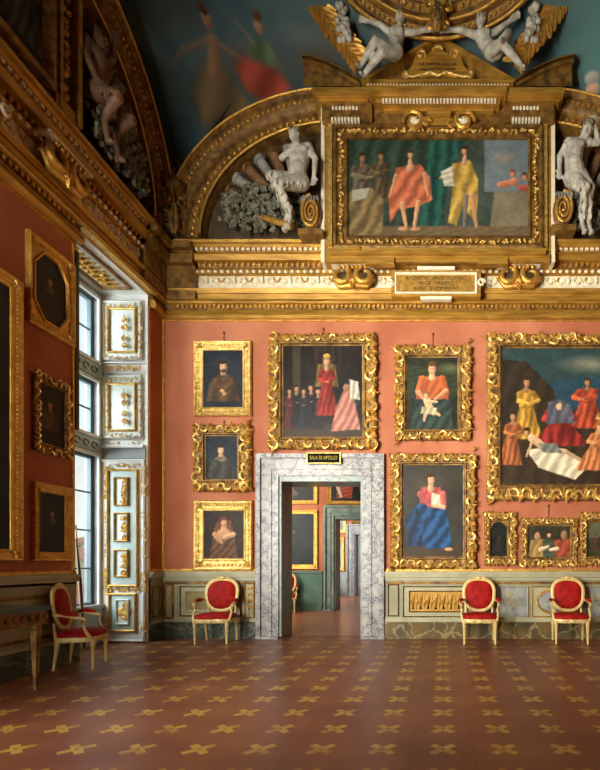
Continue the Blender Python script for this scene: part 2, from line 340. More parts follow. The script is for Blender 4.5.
# ---------------------------------------------------------------- painted pictures (colours of the paint itself)
class Img:
    """a small painted surface; coordinates are given in the units of box (x0,y0,x1,y1), y downwards"""
    def __init__(s, box, res, bg):
        s.x0, s.y0, s.x1, s.y1 = box
        s.w = max(4, int(round((s.x1-s.x0)*res)))+1; s.h = max(4, int(round((s.y1-s.y0)*res)))+1
        s.X, s.Y = np.meshgrid(np.linspace(s.x0, s.x1, s.w), np.linspace(s.y0, s.y1, s.h))
        s.a = np.zeros((s.h, s.w, 3))+np.array(bg, float); s.px = 1.0/res
    def noise(s, sc, amp):
        n = np.zeros_like(s.X)
        for o in range(4):
            k = 2**o/sc; p = rng.random(6)*9
            n += (np.sin(s.X*k+p[0]+1.7*np.sin(s.Y*k*.8+p[1]))*np.sin(s.Y*k*1.1+p[2]+1.3*np.sin(s.X*k*.7+p[3])))/(1.5**o)
        return n*amp
    def tone(s, sc=14, amp=10): s.a += s.noise(sc, amp)[..., None]; return s
    def mix(s, m, c):
        m = np.clip(m, 0, 1)[..., None]; s.a = s.a*(1-m)+np.asarray(c, float)*m; return s
    def blob(s, x, y, rx, ry, c, ang=0, soft=.25, al=1):
        ca, sa = math.cos(ang), math.sin(ang); u = ((s.X-x)*ca+(s.Y-y)*sa)/rx; v = (-(s.X-x)*sa+(s.Y-y)*ca)/ry
        r = np.sqrt(u*u+v*v); sh = (1.06-.28*(u*.5+v*.5))[..., None]
        return s.mix((1-r)/soft*al if al == 1 else np.clip((1-r)/soft, 0, 1)*al, np.clip(np.array(c, float)*sh, 0, 255))
    def limb(s, x0, y0, x1, y1, r0, r1, c, al=1):
        dx, dy = x1-x0, y1-y0; L = dx*dx+dy*dy+1e-9
        t = np.clip(((s.X-x0)*dx+(s.Y-y0)*dy)/L, 0, 1); qx = s.X-(x0+t*dx); qy = s.Y-(y0+t*dy)
        d = np.sqrt(qx*qx+qy*qy); r = r0+(r1-r0)*t; sh = (1.05-.3*np.clip((qx+qy)/(r*1.4), -1, 1))[..., None]
        return s.mix(np.clip((r-d)/max(s.px, .12*r0), 0, 1)*al, np.clip(np.array(c, float)*sh, 0, 255))
    def poly(s, pts, c, fold=0, fang=1.3, ff=1.2, soft=1.0, al=1):
        n = len(pts); ins = np.zeros(s.X.shape, bool); dm = np.full(s.X.shape, 1e9)
        for i in range(n):
            xa, ya = pts[i]; xb, yb = pts[(i+1) % n]
            cond = ((ya > s.Y) != (yb > s.Y))
            xx = (xb-xa)*(s.Y-ya)/((yb-ya) if abs(yb-ya) > 1e-9 else 1e-9)+xa
            ins ^= cond & (s.X < xx)
            L = (xb-xa)**2+(yb-ya)**2+1e-9; t = np.clip(((s.X-xa)*(xb-xa)+(s.Y-ya)*(yb-ya))/L, 0, 1)
            dm = np.minimum(dm, np.hypot(s.X-xa-t*(xb-xa), s.Y-ya-t*(yb-ya)))
        sd = np.where(ins, dm, -dm); m = np.clip(.5+sd/(soft*s.px*2), 0, 1)*al
        k = np.ones_like(s.X)
        if fold: k = 1+fold*np.sin((s.X*math.cos(fang)+s.Y*math.sin(fang))*ff+s.noise(11, .9))
        return s.mix(m, np.clip(np.array(c, float)*k[..., None], 0, 255))
    def head(s, x, y, r, skin, hair, turn=0, beard=None):
        s.blob(x-turn*.15*r, y-.15*r, r*.98, r*1.22, hair, soft=.35)
        s.blob(x+turn*.12*r, y+.12*r, r*.70, r*.95, skin, soft=.3)
        if beard: s.blob(x+turn*.2*r, y+.72*r, r*.55, r*.5, beard, soft=.5)
        s.blob(x-turn*.1*r, y-.78*r, r*.82, r*.5, hair, soft=.4)
        for k in (-1, 1): s.blob(x+turn*.3*r+k*.28*r, y+.02*r, r*.15, r*.09, [v*.4 for v in skin], soft=.7); s.blob(x+turn*.3*r+k*.28*r, y-.12*r, r*.2, r*.05, [v*.5 for v in hair], soft=.8, al=.6)
        s.blob(x+turn*.4*r, y+.28*r, r*.1, r*.24, [min(255, v*1.1) for v in skin], soft=.8)
        s.blob(x+turn*.3*r, y+.6*r, r*.2, r*.08, (skin[0]*.8, skin[1]*.45, skin[2]*.45), soft=.6)
        s.blob(x+(.45-turn*.2)*r, y+.25*r, r*.28, r*.7, [v*.6 for v in skin], soft=1, al=.55)
        return s
    def bust(s, x, y, r, skin, hair, dress, turn=0, beard=None, collar=None):
        """x,y head centre, r head half width"""
        s.limb(x, y+.6*r, x, y+1.9*r, r*.48, r*.62, [v*.85 for v in skin])
        s.poly([(x-.6*r, y+1.55*r), (x+.6*r, y+1.55*r), (x+1.7*r, y+2.0*r), (x+2.3*r, y+2.9*r), (x+2.8*r, y+6*r), (x-2.8*r, y+6*r), (x-2.3*r, y+2.9*r), (x-1.7*r, y+2.0*r)], dress, .2, .35, 2.4/r, soft=2)
        s.blob(x+1.7*r, y+4*r, r*1.2, r*3, [v*.55 for v in dress], soft=1, al=.6); s.blob(x-1.2*r, y+3*r, r*.8, r*1.4, [min(255, v*1.35) for v in dress], soft=1, al=.5)
        if collar: s.poly([(x-.75*r, y+1.3*r), (x, y+1.75*r), (x+.75*r, y+1.3*r), (x+1.3*r, y+1.95*r), (x, y+2.6*r), (x-1.3*r, y+1.95*r)], collar, .1, .3, 3/r, soft=1.5)
        return s.head(x, y, r, skin, hair, turn, beard)
    def robed(s, x, y, h, w, c, skin, hair, lean=0, hem=1.25, turn=0):
        """standing or kneeling draped figure, x,y head centre, h total height below it"""
        r = h*.088; dk = [v*.5 for v in c]; lt = [min(255, v*1.3) for v in c]
        s.poly([(x-w*.30+lean*.5, y+h*.42), (x+w*.32+lean*.5, y+h*.42), (x+w*.5*hem+lean, y+h*.8), (x+w*.56*hem+lean, y+h), (x-w*.56*hem+lean, y+h), (x-w*.46*hem+lean, y+h*.8)], c, .22, .22, 20/w, soft=1.5)
        s.poly([(x-w*.16, y+r*1.35), (x+w*.16, y+r*1.35), (x+w*.40, y+r*1.9), (x+w*.38, y+h*.3), (x+w*.32+lean*.5, y+h*.46), (x-w*.32+lean*.5, y+h*.46), (x-w*.38, y+h*.3), (x-w*.40, y+r*1.9)], c, .2, .5, 16/w, soft=1.5)
        s.blob(x+w*.28+lean*.5, y+h*.6, w*.3, h*.4, dk, soft=1, al=.65); s.blob(x-w*.2+lean*.4, y+h*.5, w*.18, h*.36, lt, soft=1, al=.45)
        s.blob(x+lean*.4, y+h*.44, w*.36, h*.03, dk, soft=1, al=.6)
        s.limb(x-w*.34, y+r*2.3, x-w*.44+turn*w*.2, y+h*.33, w*.14, w*.12, [v*.9 for v in c])
        s.limb(x-w*.44+turn*w*.2, y+h*.33, x-w*.06+turn*w*.5, y+h*.38, w*.12, w*.07, lt)
        s.limb(x+w*.36, y+r*2.3, x+w*.46+turn*w*.3, y+h*.32, w*.14, w*.12, [v*.7 for v in c])
        s.limb(x+w*.46+turn*w*.3, y+h*.32, x+w*.08+turn*w*.6, y+h*.36, w*.12, w*.07, [v*.95 for v in c])
        for q in (-.02, .10): s.blob(x+w*q+turn*w*.55, y+h*.37, w*.08, w*.06, skin, soft=.5)
        s.limb(x, y+r*.8, x, y+r*1.7, r*.42, r*.55, [v*.85 for v in skin])
        return s.head(x, y, r, skin, hair, turn)
    def warp(s, amp=.55, sc=3.2):
        """hand painted edges: the drawing wavers a little"""
        r = 1/s.px; fx = (s.X-s.x0)*r+s.noise(sc, amp*.5)*r; fy = (s.Y-s.y0)*r+s.noise(sc, amp*.5)*r
        fx = np.clip(fx, 0, s.w-1.001); fy = np.clip(fy, 0, s.h-1.001); ix = fx.astype(int); iy = fy.astype(int); u = (fx-ix)[..., None]; v = (fy-iy)[..., None]
        ix1 = np.minimum(ix+1, s.w-1); iy1 = np.minimum(iy+1, s.h-1); a = s.a
        s.a = (a[iy, ix]*(1-u)+a[iy, ix1]*u)*(1-v)+(a[iy1, ix]*(1-u)+a[iy1, ix1]*u)*v
        s.a = np.clip(s.a*(1+s.noise(9, .05))[..., None], 3, 255); return s
    def age(s, k=.95, sat=.8):
        """old varnish: quieter colour, visible brushwork"""
        g = s.a.mean(2, keepdims=True); s.a = (g+(s.a-g)*sat)*k*np.array([1.03, 1.0, .93])
        n = s.noise(2.2, 3.0)+rng.normal(0, 3.0, s.X.shape); s.a = np.clip(s.a+n[..., None], 4, 255)
        return s.warp()
    def colors(s):
        a = np.clip(s.a, 2, 255)/255.0
        l = np.where(a <= .04045, a/12.92, ((a+.055)/1.055)**2.4)
        return np.concatenate([l, np.ones((s.h, s.w, 1))], 2)
def painted_grid(name, img, pos, mat, parent=None, kind=None):
    """pos: array (h,w,3) of world/local points for the image pixels"""
    h, w = img.h, img.w; vs = pos.reshape(-1, 3)
    i, j = np.meshgrid(np.arange(h-1), np.arange(w-1), indexing='ij'); a = (i*w+j).ravel()
    faces = np.stack([a+w, a+w+1, a+1, a], 1)
    me = bpy.data.meshes.new(name); me.from_pydata(vs.tolist(), [], faces.tolist()); me.update()
    at = me.color_attributes.new('paint', 'FLOAT_COLOR', 'POINT'); at.data.foreach_set('color', img.colors().reshape(-1).astype(np.float32))
    me.shade_smooth(); me.materials.append(M[mat])
    o = bpy.data.objects.new(name, me); C.objects.link(o)
    if parent is not None: o.parent = parent
    if kind: o['kind'] = kind
    return o
SK = (222, 168, 126); SKD = (176, 120, 84); HB = (58, 38, 24)
# ================================================================ STRUCTURE
WT = .59                                    # thickness of the wall between the rooms
def px_x(px, d=D): return (px-VX)*d/F
def px_z(py, d=D): return EYE+(VY-py)*d/F
# floors
struct(MB().box(LW-.9, -3.4, -.12, RW+.3, D+.3, 0), 'floor', 'floor')
struct(MB().box(-6.2, D+.3, -.12, 4.2, 25.5, -.001), 'floor', 'floor_plain')
# walls of the room
DX0, DX1, DZ = px_x(279), px_x(363), px_z(476)
struct(panel_wall(MB(), [LW-.6, RW+.3], [0, 6.6, 10.0], [(DX0, DX1, 0, DZ)], D, D+WT), 'wall_back', 'red')
W1A, W1B, W1Z = 6.34, 7.91, 5.50            # the window in the picture
struct(panel_wall(MB(), [-3.4, D], [0, 10.0], [(W1A, W1B, 0, W1Z), (1.75, 3.35, 0, W1Z), (-2.0, -.4, 0, W1Z)], LW-.74, LW, 'y'), 'wall_left', 'red')  # the two nearer openings are unseen, added to hold daylight lamps
struct(MB().box(RW, -3.4, 0, RW+.3, D, 10.0), 'wall_right', 'red')
struct(MB().box(LW-.74, -3.7, 0, RW+.3, -3.4, 12.0), 'wall_front', 'red')
# ---- vault over the room
ZT, RV, PV = 11.5, 5.0, 1.4
ZS = 6.55
AC, AO, AI, BO, BI = -1.72, 2.80, 2.20, 2.36, 1.84         # lunettes on the back wall: centre, outer/inner half width, rise
LC, LO, LI = 5.95, 2.20, 1.75                             # lunette on the left wall
AXIS = -.10
def z0_back(x):
    x = x if x <= AXIS else 2*AXIS-x
    if x > AC: return ZS+BO
    return ZS+BO*math.sqrt(max(0, 1-((x-AC)/AO)**2))
def z0_left(y):
    if y < LC: return ZS+BO
    return ZS+BO*math.sqrt(max(0, 1-((y-LC)/LO)**2))
def rise(z0, d):
    u = max(0, 1-d/RV); return z0+(ZT-z0)*(1-u**PV)**(1/PV)
def vault_z(x, y):
    return min(rise(z0_back(x), D-y), rise(z0_left(y), x-LW), rise(z0_left(y), RW-x))
nx, ny = 300, 210
xs = []
for i in range(nx+1):
    t = 2*i/nx-1; xs.append((LW+RW)/2+(RW-LW)/2*math.copysign(1-(1-abs(t))**1.7, t))
ys = [D-(D+3.4)*((j/ny)**2.7) for j in range(ny+1)]
vi = Img((0, 0, nx, ny), 1, (66, 92, 98))
VP = np.zeros((ny+1, nx+1, 3))
for j in range(ny+1):
    for i in range(nx+1): VP[j, i] = (xs[i], ys[j], vault_z(xs[i], ys[j]))
# paint the vault in the coordinates of the wall below it: x along the wall, z upwards (y downwards for the painter)
vi.X = VP[..., 0]; vi.Y = -VP[..., 2]; vi.px = .05
vi.x0, vi.x1 = LW, RW
cloud = vi.noise(.55, 1.0); cl2 = vi.noise(.23, 1.0)
vi.mix(np.clip(.35+.25*cloud+.15*cl2, 0, .85), (94, 106, 102)); vi.mix(np.clip(-.1-.3*cloud, 0, .8), (42, 70, 84))
rightside = np.clip((vi.X-1.4)/1.2, 0, 1); vi.mix(rightside*np.clip(.55+.25*cloud, 0, .8), (84, 134, 128))
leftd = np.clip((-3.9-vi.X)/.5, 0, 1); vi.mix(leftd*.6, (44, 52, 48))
# dark cloud bank under two reclining figures
for bx, bz, rx, rz_, c in ((-3.6, 8.6, .7, .5, (60, 56, 46)), (-2.9, 9.1, .8, .32, (74, 66, 54)), (-2.0, 9.35, .8, .3, (80, 74, 64)), (-3.9, 9.6, .5, .5, (58, 66, 62))):
    vi.blob(bx, -bz, rx, rz_, c, soft=.8, al=.8)
def vfig(x, z, s, dress, skin, flip=1):
    vi.poly([(x-.2*s, -(z+.35*s)), (x+.28*s*flip, -(z+.3*s)), (x+.62*s*flip, -(z-.15*s)), (x+.3*s*flip, -(z-.45*s)), (x-.5*s, -(z-.4*s))], dress, .2, .6, 16)
    vi.limb(x, -(z+.62*s), x+.06*s, -(z+.2*s), .15*s, .17*s, skin)
    vi.limb(x+.1*s, -(z+.6*s), x+.55*s*flip, -(z+.55*s), .07*s, .05*s, skin); vi.limb(x+.55*s*flip, -(z+.55*s), x+.85*s*flip, -(z+.7*s), .05*s, .04*s, skin)
    vi.limb(x-.12*s, -(z+.55*s), x-.5*s, -(z+.15*s), .07*s, .05*s, skin)
    vi.blob(x+.02*s, -(z+.86*s), .13*s, .15*s, skin); vi.blob(x, -(z+.95*s), .13*s, .09*s, (62, 44, 30))
zq = lambda z: 8.50+(z-8.45)*.72
def G(x, z): return (x, -zq(z))
def VL(x0, z0, x1, z1, r0, r1, c): vi.limb(x0, -zq(z0), x1, -zq(z1), r0*.8, r1*.8, c, al=.85)
# reclining figure in brown on a dark cloud, one arm stretched to the left
vi.poly([G(-3.95, 8.75), G(-3.75, 9.2), G(-3.45, 9.25), G(-3.2, 8.9), G(-3.35, 8.45), G(-3.9, 8.3)], (104, 88, 62), .16, .5, 14)
VL(-3.52, 9.5, -3.6, 9.15, .12, .13, (134, 98, 70)); VL(-3.6, 9.5, -3.95, 9.25, .06, .045, (130, 96, 70)); VL(-3.95, 9.25, -4.15, 8.95, .045, .03, (126, 92, 68))
VL(-3.42, 9.5, -3.15, 9.42, .055, .04, (140, 102, 74)); VL(-3.15, 9.42, -2.9, 9.5, .04, .03, (140, 102, 74))
vi.blob(-3.55, -zq(9.72), .075, .075, (136, 100, 72)); vi.blob(-3.58, -zq(9.82), .08, .05, (70, 52, 36))
zo = zq; zq = lambda z: zo(z)+.24
# seated figure, green bodice and red drapery
vi.poly([G(-3.3, 9.0), G(-3.1, 9.15), G(-2.75, 9.15), G(-2.5, 8.9), G(-2.65, 8.7), G(-2.95, 8.6), G(-3.2, 8.72)], (146, 66, 50), .18, .7, 15)
vi.poly([G(-3.05, 9.15), G(-3.0, 9.36), G(-2.75, 9.38), G(-2.66, 9.12)], (84, 104, 76), .15, .4, 18)
VL(-2.95, 9.32, -3.15, 9.5, .045, .03, (146, 108, 80)); VL(-2.74, 9.32, -2.6, 9.12, .045, .03, (146, 108, 80)); vi.blob(-2.84, -zq(9.52), .065, .065, (150, 112, 84)); vi.blob(-2.84, -zq(9.62), .07, .045, (78, 58, 38))
zq = zo
vi.poly([G(-2.6, 9.1), G(-2.3, 9.2), G(-1.9, 9.1), G(-2.1, 8.9), G(-2.5, 8.9)], (104, 84, 70), .12, .6, 12)
for bx, bz, rx, rz_ in ((-3.9, 9.6, .5, .1), (-3.0, 9.75, .7, .1), (-2.2, 9.5, .5, .12), (-4.3, 8.9, .25, .2), (-3.4, 9.9, .6, .12)): vi.blob(bx, -bz, rx, rz_, (96, 112, 110), soft=1, al=.6)
# figure with grey hair at the right edge
vi.poly([G(2.2, 8.5), G(2.3, 8.95), G(2.6, 9.0), G(2.9, 8.6), G(2.9, 8.3)], (176, 84, 56), .15, .6, 12); vi.blob(2.45, -zq(9.15), .12, .11, (190, 150, 118)); vi.blob(2.42, -zq(9.33), .13, .07, (150, 146, 134)); VL(2.4, 8.95, 2.25, 8.6, .09, .06, (196, 148, 112))
vi.x0 = 0
o = painted_grid('ceiling', vi, VP, 'fresco', None, 'structure')
m = o.modifiers.new('thickness', 'SOLIDIFY'); m.thickness = .06; m.offset = 1
# ---- entablature: every course is swept along the left, back and right walls
ent = struct_root('trim_1')
def course(name, prof, mat, segs=('l', 'b', 'r'), cuts=None):
    """prof: (photo row on the back wall, projection)"""
    pr = [(px_z(y, D-p), p) for y, p in prof]
    pr = [(pr[0][0], -.0)]+pr+[(pr[-1][0], -.0)]
    mb = MB(); fl = tuple(range(len(pr)))
    def run(fn, a, b):
        r0 = [fn(a, z, p) for z, p in pr]; r1 = [fn(b, z, p) for z, p in pr]; n = len(pr)
        mb.add(r0+r1, [(i, i+1, n+i+1, n+i) for i in range(n-1)]+[tuple(range(n))[::-1], tuple(range(n, 2*n))])
    if 'b' in segs: run(lambda s, z, p: (LW+p if s == 0 else RW-p, D-p, z), 0, 1)
    for a, b in (cuts or [(-3.4, None)]):
        if 'l' in segs: run(lambda s, z, p: (LW+p, D-p if s is None else s, z), a, b)
    if 'r' in segs: run(lambda s, z, p: (RW-p, D-p if s is None else s, z), -3.4, None)
    return struct(mb, name, mat, ent, 25), pr
WCUT = [(-3.4, -2.0), (-.4, 1.75), (3.35, W1A), (W1B, None)]
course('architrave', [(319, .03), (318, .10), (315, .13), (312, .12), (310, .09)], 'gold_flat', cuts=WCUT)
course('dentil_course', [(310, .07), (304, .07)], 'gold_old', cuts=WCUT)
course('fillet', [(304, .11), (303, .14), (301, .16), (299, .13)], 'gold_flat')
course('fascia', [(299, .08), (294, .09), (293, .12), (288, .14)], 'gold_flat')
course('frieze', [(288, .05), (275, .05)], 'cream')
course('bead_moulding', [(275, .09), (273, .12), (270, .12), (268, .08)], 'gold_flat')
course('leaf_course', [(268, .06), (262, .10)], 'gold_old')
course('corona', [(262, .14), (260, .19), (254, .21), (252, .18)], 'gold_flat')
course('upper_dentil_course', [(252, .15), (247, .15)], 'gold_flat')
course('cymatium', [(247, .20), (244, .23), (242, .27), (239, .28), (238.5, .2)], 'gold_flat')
# enrichments: dentils, beads, leaves
def along(step, fn, y_from=2.2):
    """calls fn(origin point, direction, outward) along back and left walls"""
    x = LW+.3
    while x < RW-.3: fn(Vector((x, D, 0)), Vector((1, 0, 0)), Vector((0, -1, 0))); x += step
    y = D-.35
    while y > y_from: fn(Vector((LW, y, 0)), Vector((0, 1, 0)), Vector((1, 0, 0))); y -= step
def bits(name, step, z, p, kind, size, mat, y_from=2.6):
    mb = MB()
    def fn(o, t, n):
        if kind in ('dent',) and z < 5.6 and abs(t.y) > .5 and W1A-.1 < o.y < W1B+.1: return
        c = o+n*p+Vector((0, 0, z))
        if kind == 'dent':
            a = c-t*size[0]/2; q = [a+Vector((0, 0, -size[1]/2)), a+t*size[0]+Vector((0, 0, -size[1]/2)), a+t*size[0]+Vector((0, 0, size[1]/2)), a+Vector((0, 0, size[1]/2))]
            mb.add(q+[v+n*size[2] for v in q], [(4, 5, 6, 7), (0, 1, 5, 4), (1, 2, 6, 5), (2, 3, 7, 6), (3, 0, 4, 7)])
        else:
            s = (size[0]*(abs(t.x) > .5)+size[2]*(abs(t.x) < .5), size[0]*(abs(t.y) > .5)+size[2]*(abs(t.y) < .5), size[1])
            mb.ell(c, s, None, 6, 4)
    along(step, fn, y_from)
    o = mb.build(name, mat, ent); return o
bits('dentils', .075, px_z(307, D-.07), .07, 'dent', (.04, .05, .03), 'gold', 3.4)
bits('white_dentils', .085, px_z(249.5, D-.15), .15, 'dent', (.05, .055, .035), 'cream', 3.4)
bits('pearl_beads', .105, px_z(271.5, D-.12), .12, 'ell', (.034, .03, .03), 'cream', 3.4)
bits('egg_moulding', .09, px_z(265, D-.08), .10, 'ell', (.026, .045, .025), 'gold', 3.4)
# frieze ornament: cream scrolls and gilt festoons
fr = MB(); fg = MB(); zf = px_z(281.5, D-.05)
def frz(o, t, n):
    R = Matrix(((t.x, -n.x, 0, 0), (t.y, -n.y, 0, 0), (0, 0, 1, 0), (0, 0, 0, 1)))
    T = Matrix.Translation(o+n*.06+Vector((0, 0, zf)))
    fr.xf = T @ R; fg.xf = T @ R
    for k in (-1, 1):
        fr.scroll((k*.13, 0, 0), .075, PI/2-k*.6, 1.0, .018, -k, n=9, sides=4)
        fr.leafy((k*.05, 0, -.03), PI/2-k*.7, .12, .03, .03)
    fr.ell((0, -.01, 0), (.035, .03, .05), None, 6, 4); fr.ell((0, -.01, .06), (.025, .025, .025), None, 6, 4)
    fg.tube([(.18+.12*q, -.01, .05-.07*math.sin(PI*q)) for q in (0, .25, .5, .75, 1)], .013, 4)
along(.46, frz, 3.4)
fr.build('frieze_scrolls', 'cream', ent); fg.build('frieze_festoons', 'gold', ent)
# corner ressauts that carry the arches
rs = MB()
for xa, xb in ((LW, LW+.62), (RW-.62, RW)):
    for y0, y1, p in ((287, 262, .17), (262, 253, .27), (252, 247, .24), (247, 240, .34), (299, 290, .17)):
        rs.box(xa, D-p, px_z(y0, D-p), xb, D, px_z(y1, D-p)-.002)
rs.build('corner_ressaut', 'gold_old', ent)
rl = MB()
for y0, y1, p in ((287, 262, .16), (262, 253, .26), (252, 247, .23), (247, 240, .33), (299, 290, .16)):
    rl.box(LW, D-.75, px_z(y0, D-p), LW+p, D, px_z(y1, D-p)-.004)
rl.build('side_ressaut', 'gold_old', ent)
# capital-like cartouche in the corner of the entablature
# ---- gilt fillets framing the wall silk
tr2 = struct_root('trim_2'); t = MB()
zr, zt = px_z(571, D), px_z(320, D)
t.box(LW, D-.02, zr, LW+.035, D, zt); t.box(LW, D-.035, zr, LW+.02, D-.0, zt)
t.box(LW, D-.02, zt-.03, RW, D, zt+.0); t.box(LW, D-.025, zr-.005, DX0-.3, D, zr+.035); t.box(DX1+.3, D-.025, zr-.005, RW, D, zr+.035)
t.box(LW, W1B+.02, zr, LW+.025, D, zr+.035); t.box(LW, W1B, .0, LW+.02, W1B+.035, W1Z)
t.box(LW, 3.4, zr, LW+.02, W1A, zr+.035); t.box(LW, 3.4, zr-.13, LW+.02, W1A, zr-.105); t.box(LW, 3.4, zt-.03, LW+.02, W1A, zt)
t.box(LW, W1A-.06, zr, LW+.02, W1A-.035, W1Z)
t.build('gilt_fillet', 'gold', tr2)
# ---- vertical seams of the silk: very thin welts
# ---- dado: rails, panels and marble plinth, back and left wall
dd = struct_root('trim_3')
def dado_back(xa, xb, name_pl):
    a, b = px_x(xa), px_x(xb)
    m = MB(); m.box(a, D-.03, px_z(622), b, D, px_z(572)); m.build('dado_board', 'dado', dd)
    r = MB()
    for y0, y1, p in ((574, 571.5, .09), (577, 574, .065), (580, 577.8, .05), (621.5, 618.5, .06), (618.5, 617, .045)):
        r.box(a, D-p, px_z(y0), b, D-.03, px_z(y1))
    r.build('dado_rail', 'dado_cream', dd)
    g = MB(); g.box(a, D-.04, px_z(584), b, D-.03, px_z(581.5)); g.build('dado_gilt_line', 'gold_old', dd)
dado_back(163, 257, 0); dado_back(385, 713, 1)
def panel(xa, ya, xb, yb, matf, mati, w=2.2, name='dado_panel', lift=0.0):
    D = globals()['D']-lift; f = MB(); A = px_x(xa); B = px_x(xb); Z0 = px_z(yb); Z1 = px_z(ya); q = w/60
    def rect(i, y): return [(A+i, y, Z0+i), (B-i, y, Z0+i), (B-i, y, Z1-i), (A+i, y, Z1-i)]
    f.loopframe([rect(0, D-.03), rect(0, D-.05), rect(q*.5, D-.062), rect(q, D-.045), rect(q, D-.03)])
    f.build(name+'_moulding', matf, dd)
    if mati:
        i = MB(); i.box(A+q, D-.036, Z0+q, B-q, D-.03, Z1-q); i.build(name, mati, dd)
panel(165, 583, 175, 619, 'gold_old', 'dado'); panel(181, 586, 242, 616, 'gold_old', 'dado_cream', 1.2); panel(186, 590, 238, 612, 'dado_cream', 'dado_dark', 2, lift=.008)
panel(245.5, 582, 255.5, 618, 'gold', 'dado_cream', 1.3)
panel(388, 584, 399, 616, 'gold_old', 'dado', 1.2)
panel(403, 586, 468, 617, 'gold_old', 'dado_cream', 1.2); panel(409, 590.5, 463, 612, 'gold_old', 'ochre_panel', 1.2, lift=.008)
panel(497, 586, 528, 617, 'dado_cream', 'grisaille', 1.2); panel(531, 586, 577, 617, 'gold', 'dado_cream', 1.4)
panel(580, 586, 611, 617, 'dado_cream', 'grisaille', 1.2); panel(470, 586, 494, 617, 'dado_cream', 'grisaille', 1.2)
panel(615, 586, 700, 617, 'gold_old', 'dado_cream', 1.2)
# relief on the panels
rel = MB()
for k in range(7):
    x = 413+k*7.6; rel.tube([P(x, 609, D-.04), P(x-.8, 600, D-.045), P(x+1.5, 594, D-.04)], [.02, .04, .025], 5)
    rel.tube([P(x+3.5, 609, D-.04), P(x+4, 602, D-.05), P(x+3, 594, D-.04)], [.01, .025, .01], 5)
rel.build('panel_relief', 'ochre_panel', dd)
ov = MB(); cc = P(553, 601.5, D-.04)
ov.tube([cc+Vector((.26*math.cos(q), 0, .19*math.sin(q))) for q in np.linspace(0, 2*PI, 25)], .022, 5); ov.build('oval_moulding', 'gold', dd)
ov = MB(); ov.ell(cc, (.24, .012, .17), None, 20, 6); ov.build('oval_panel', 'grisaille', dd)
gf = MB()
for bx in (512, 595, 553):
    for q in range(16):
        e_ = .55 if bx == 553 else 1; c_ = P(bx+random.uniform(-9, 9)*e_, 601+random.uniform(-9, 8)*e_, D-.038); gf.scroll(c_, random.uniform(.025, .05), random.uniform(0, 6), .7, .008, random.choice((1, -1)), n=8, sides=4); gf.leafy(c_, random.uniform(0, 6), .09, .018, .012)
gf.build('panel_arabesque', 'dado_cream', dd)
gd = MB()
for bx, y0 in ((250.5, 586), (170, 587)):
    for k in range(4):
        gd.scroll(P(bx-1.2, y0+3+k*6.5, D-.04), .035, 0, .8, .008, 1, n=7, sides=4); gd.scroll(P(bx+1.2, y0+3+k*6.5, D-.04), .035, PI, .8, .008, -1, n=7, sides=4)
        gd.ell(P(bx, y0+1+k*6.5, D-.04), (.02, .012, .035), None, 6, 4)
gd.build('pilaster_pendants', 'gold', dd)
# plinths
bs = MB(); bs.box(px_x(163), D-.07, 0, px_x(257), D, px_z(622)); struct(bs, 'baseboard_back', 'green_marble')
bs = MB(); bs.box(px_x(385), D-.07, 0, px_x(713), D, px_z(621.5)); struct(bs, 'baseboard_back', 'brown_marble')
for a, b in ((3.4, W1A), (W1B, D-.0)):
    struct(MB().box(LW, a, 0, LW+.06, b, px_z(622)), 'baseboard_left', 'green_marble')
    m = MB(); m.box(LW, a, px_z(622), LW+.02, b, zr); m.build('dado_board', 'dado', dd)
    m = MB()
    for y0, y1, p in ((574, 571.5, .08), (577, 574, .055), (621.5, 618.5, .05)): m.box(LW+.02, a, px_z(y0), LW+p, b, px_z(y1))
    m.build('dado_rail', 'dado_cream', dd)
m = MB()
for a, b in ((4.0, 4.9), (5.0, 6.2), (7.97, 8.22)):
    z0, z1 = px_z(616), px_z(585)
    def rect(i, x): return [(x, a+i, z0+i), (x, b-i, z0+i), (x, b-i, z1-i), (x, a+i, z1-i)]
    m.loopframe([rect(0, LW+.02), rect(0, LW+.035), rect(.03, LW+.04), rect(.04, LW+.02)])
m.build('side_panel_moulding', 'gold_old', dd)
# right wall dado
struct(MB().box(RW-.07, -3.4, 0, RW, D-.08, px_z(621.5)), 'baseboard_right', 'brown_marble')
MB().box(RW-.03, -3.4, px_z(621.5), RW, D-.09, zr).build('dado_board', 'dado', dd)
# ---- marble door surround
def door_surround(name, x0, x1, zt, w, y, th, mat, jm, proj=.07, hood=.0):
    """opening x0..x1 up to zt in a wall whose face is y and thickness th"""
    r = struct_root(name); m = MB()
    for (a, b, p) in ((0, .30, proj*.55), (.30, .42, proj*.85), (.42, .80, proj*.6), (.80, 1.0, proj*1.3)):
        q0, q1 = w*a, w*b
        m.box(x0-q1, y-p, 0, x0-q0, y, zt+q1); m.box(x1+q0, y-p, 0, x1+q1, y, zt+q1); m.box(x0-q0, y-p, zt+q0, x1+q0, y, zt+q1)
    m.build('surround', mat, r)
    j = MB(); j.box(x0, y-.001, 0, x0+.04, y+th, zt); j.box(x1-.04, y-.001, 0, x1, y+th, zt); j.box(x0+.04, y-.001, zt-.09, x1-.04, y+th, zt)
    j.build('jamb_lining', jm, r)
    k = MB(); k.box(x0-w*1.05, y-proj*1.9, 0, x0+.02, y, .03); k.box(x1-.02, y-proj*1.9, 0, x1+w*1.05, y, .03); k.build('plinth_block', mat, r)
    return r
door_surround('door_1', DX0, DX1, DZ, 21.5/60, D, WT, 'marble', 'marble_teal')
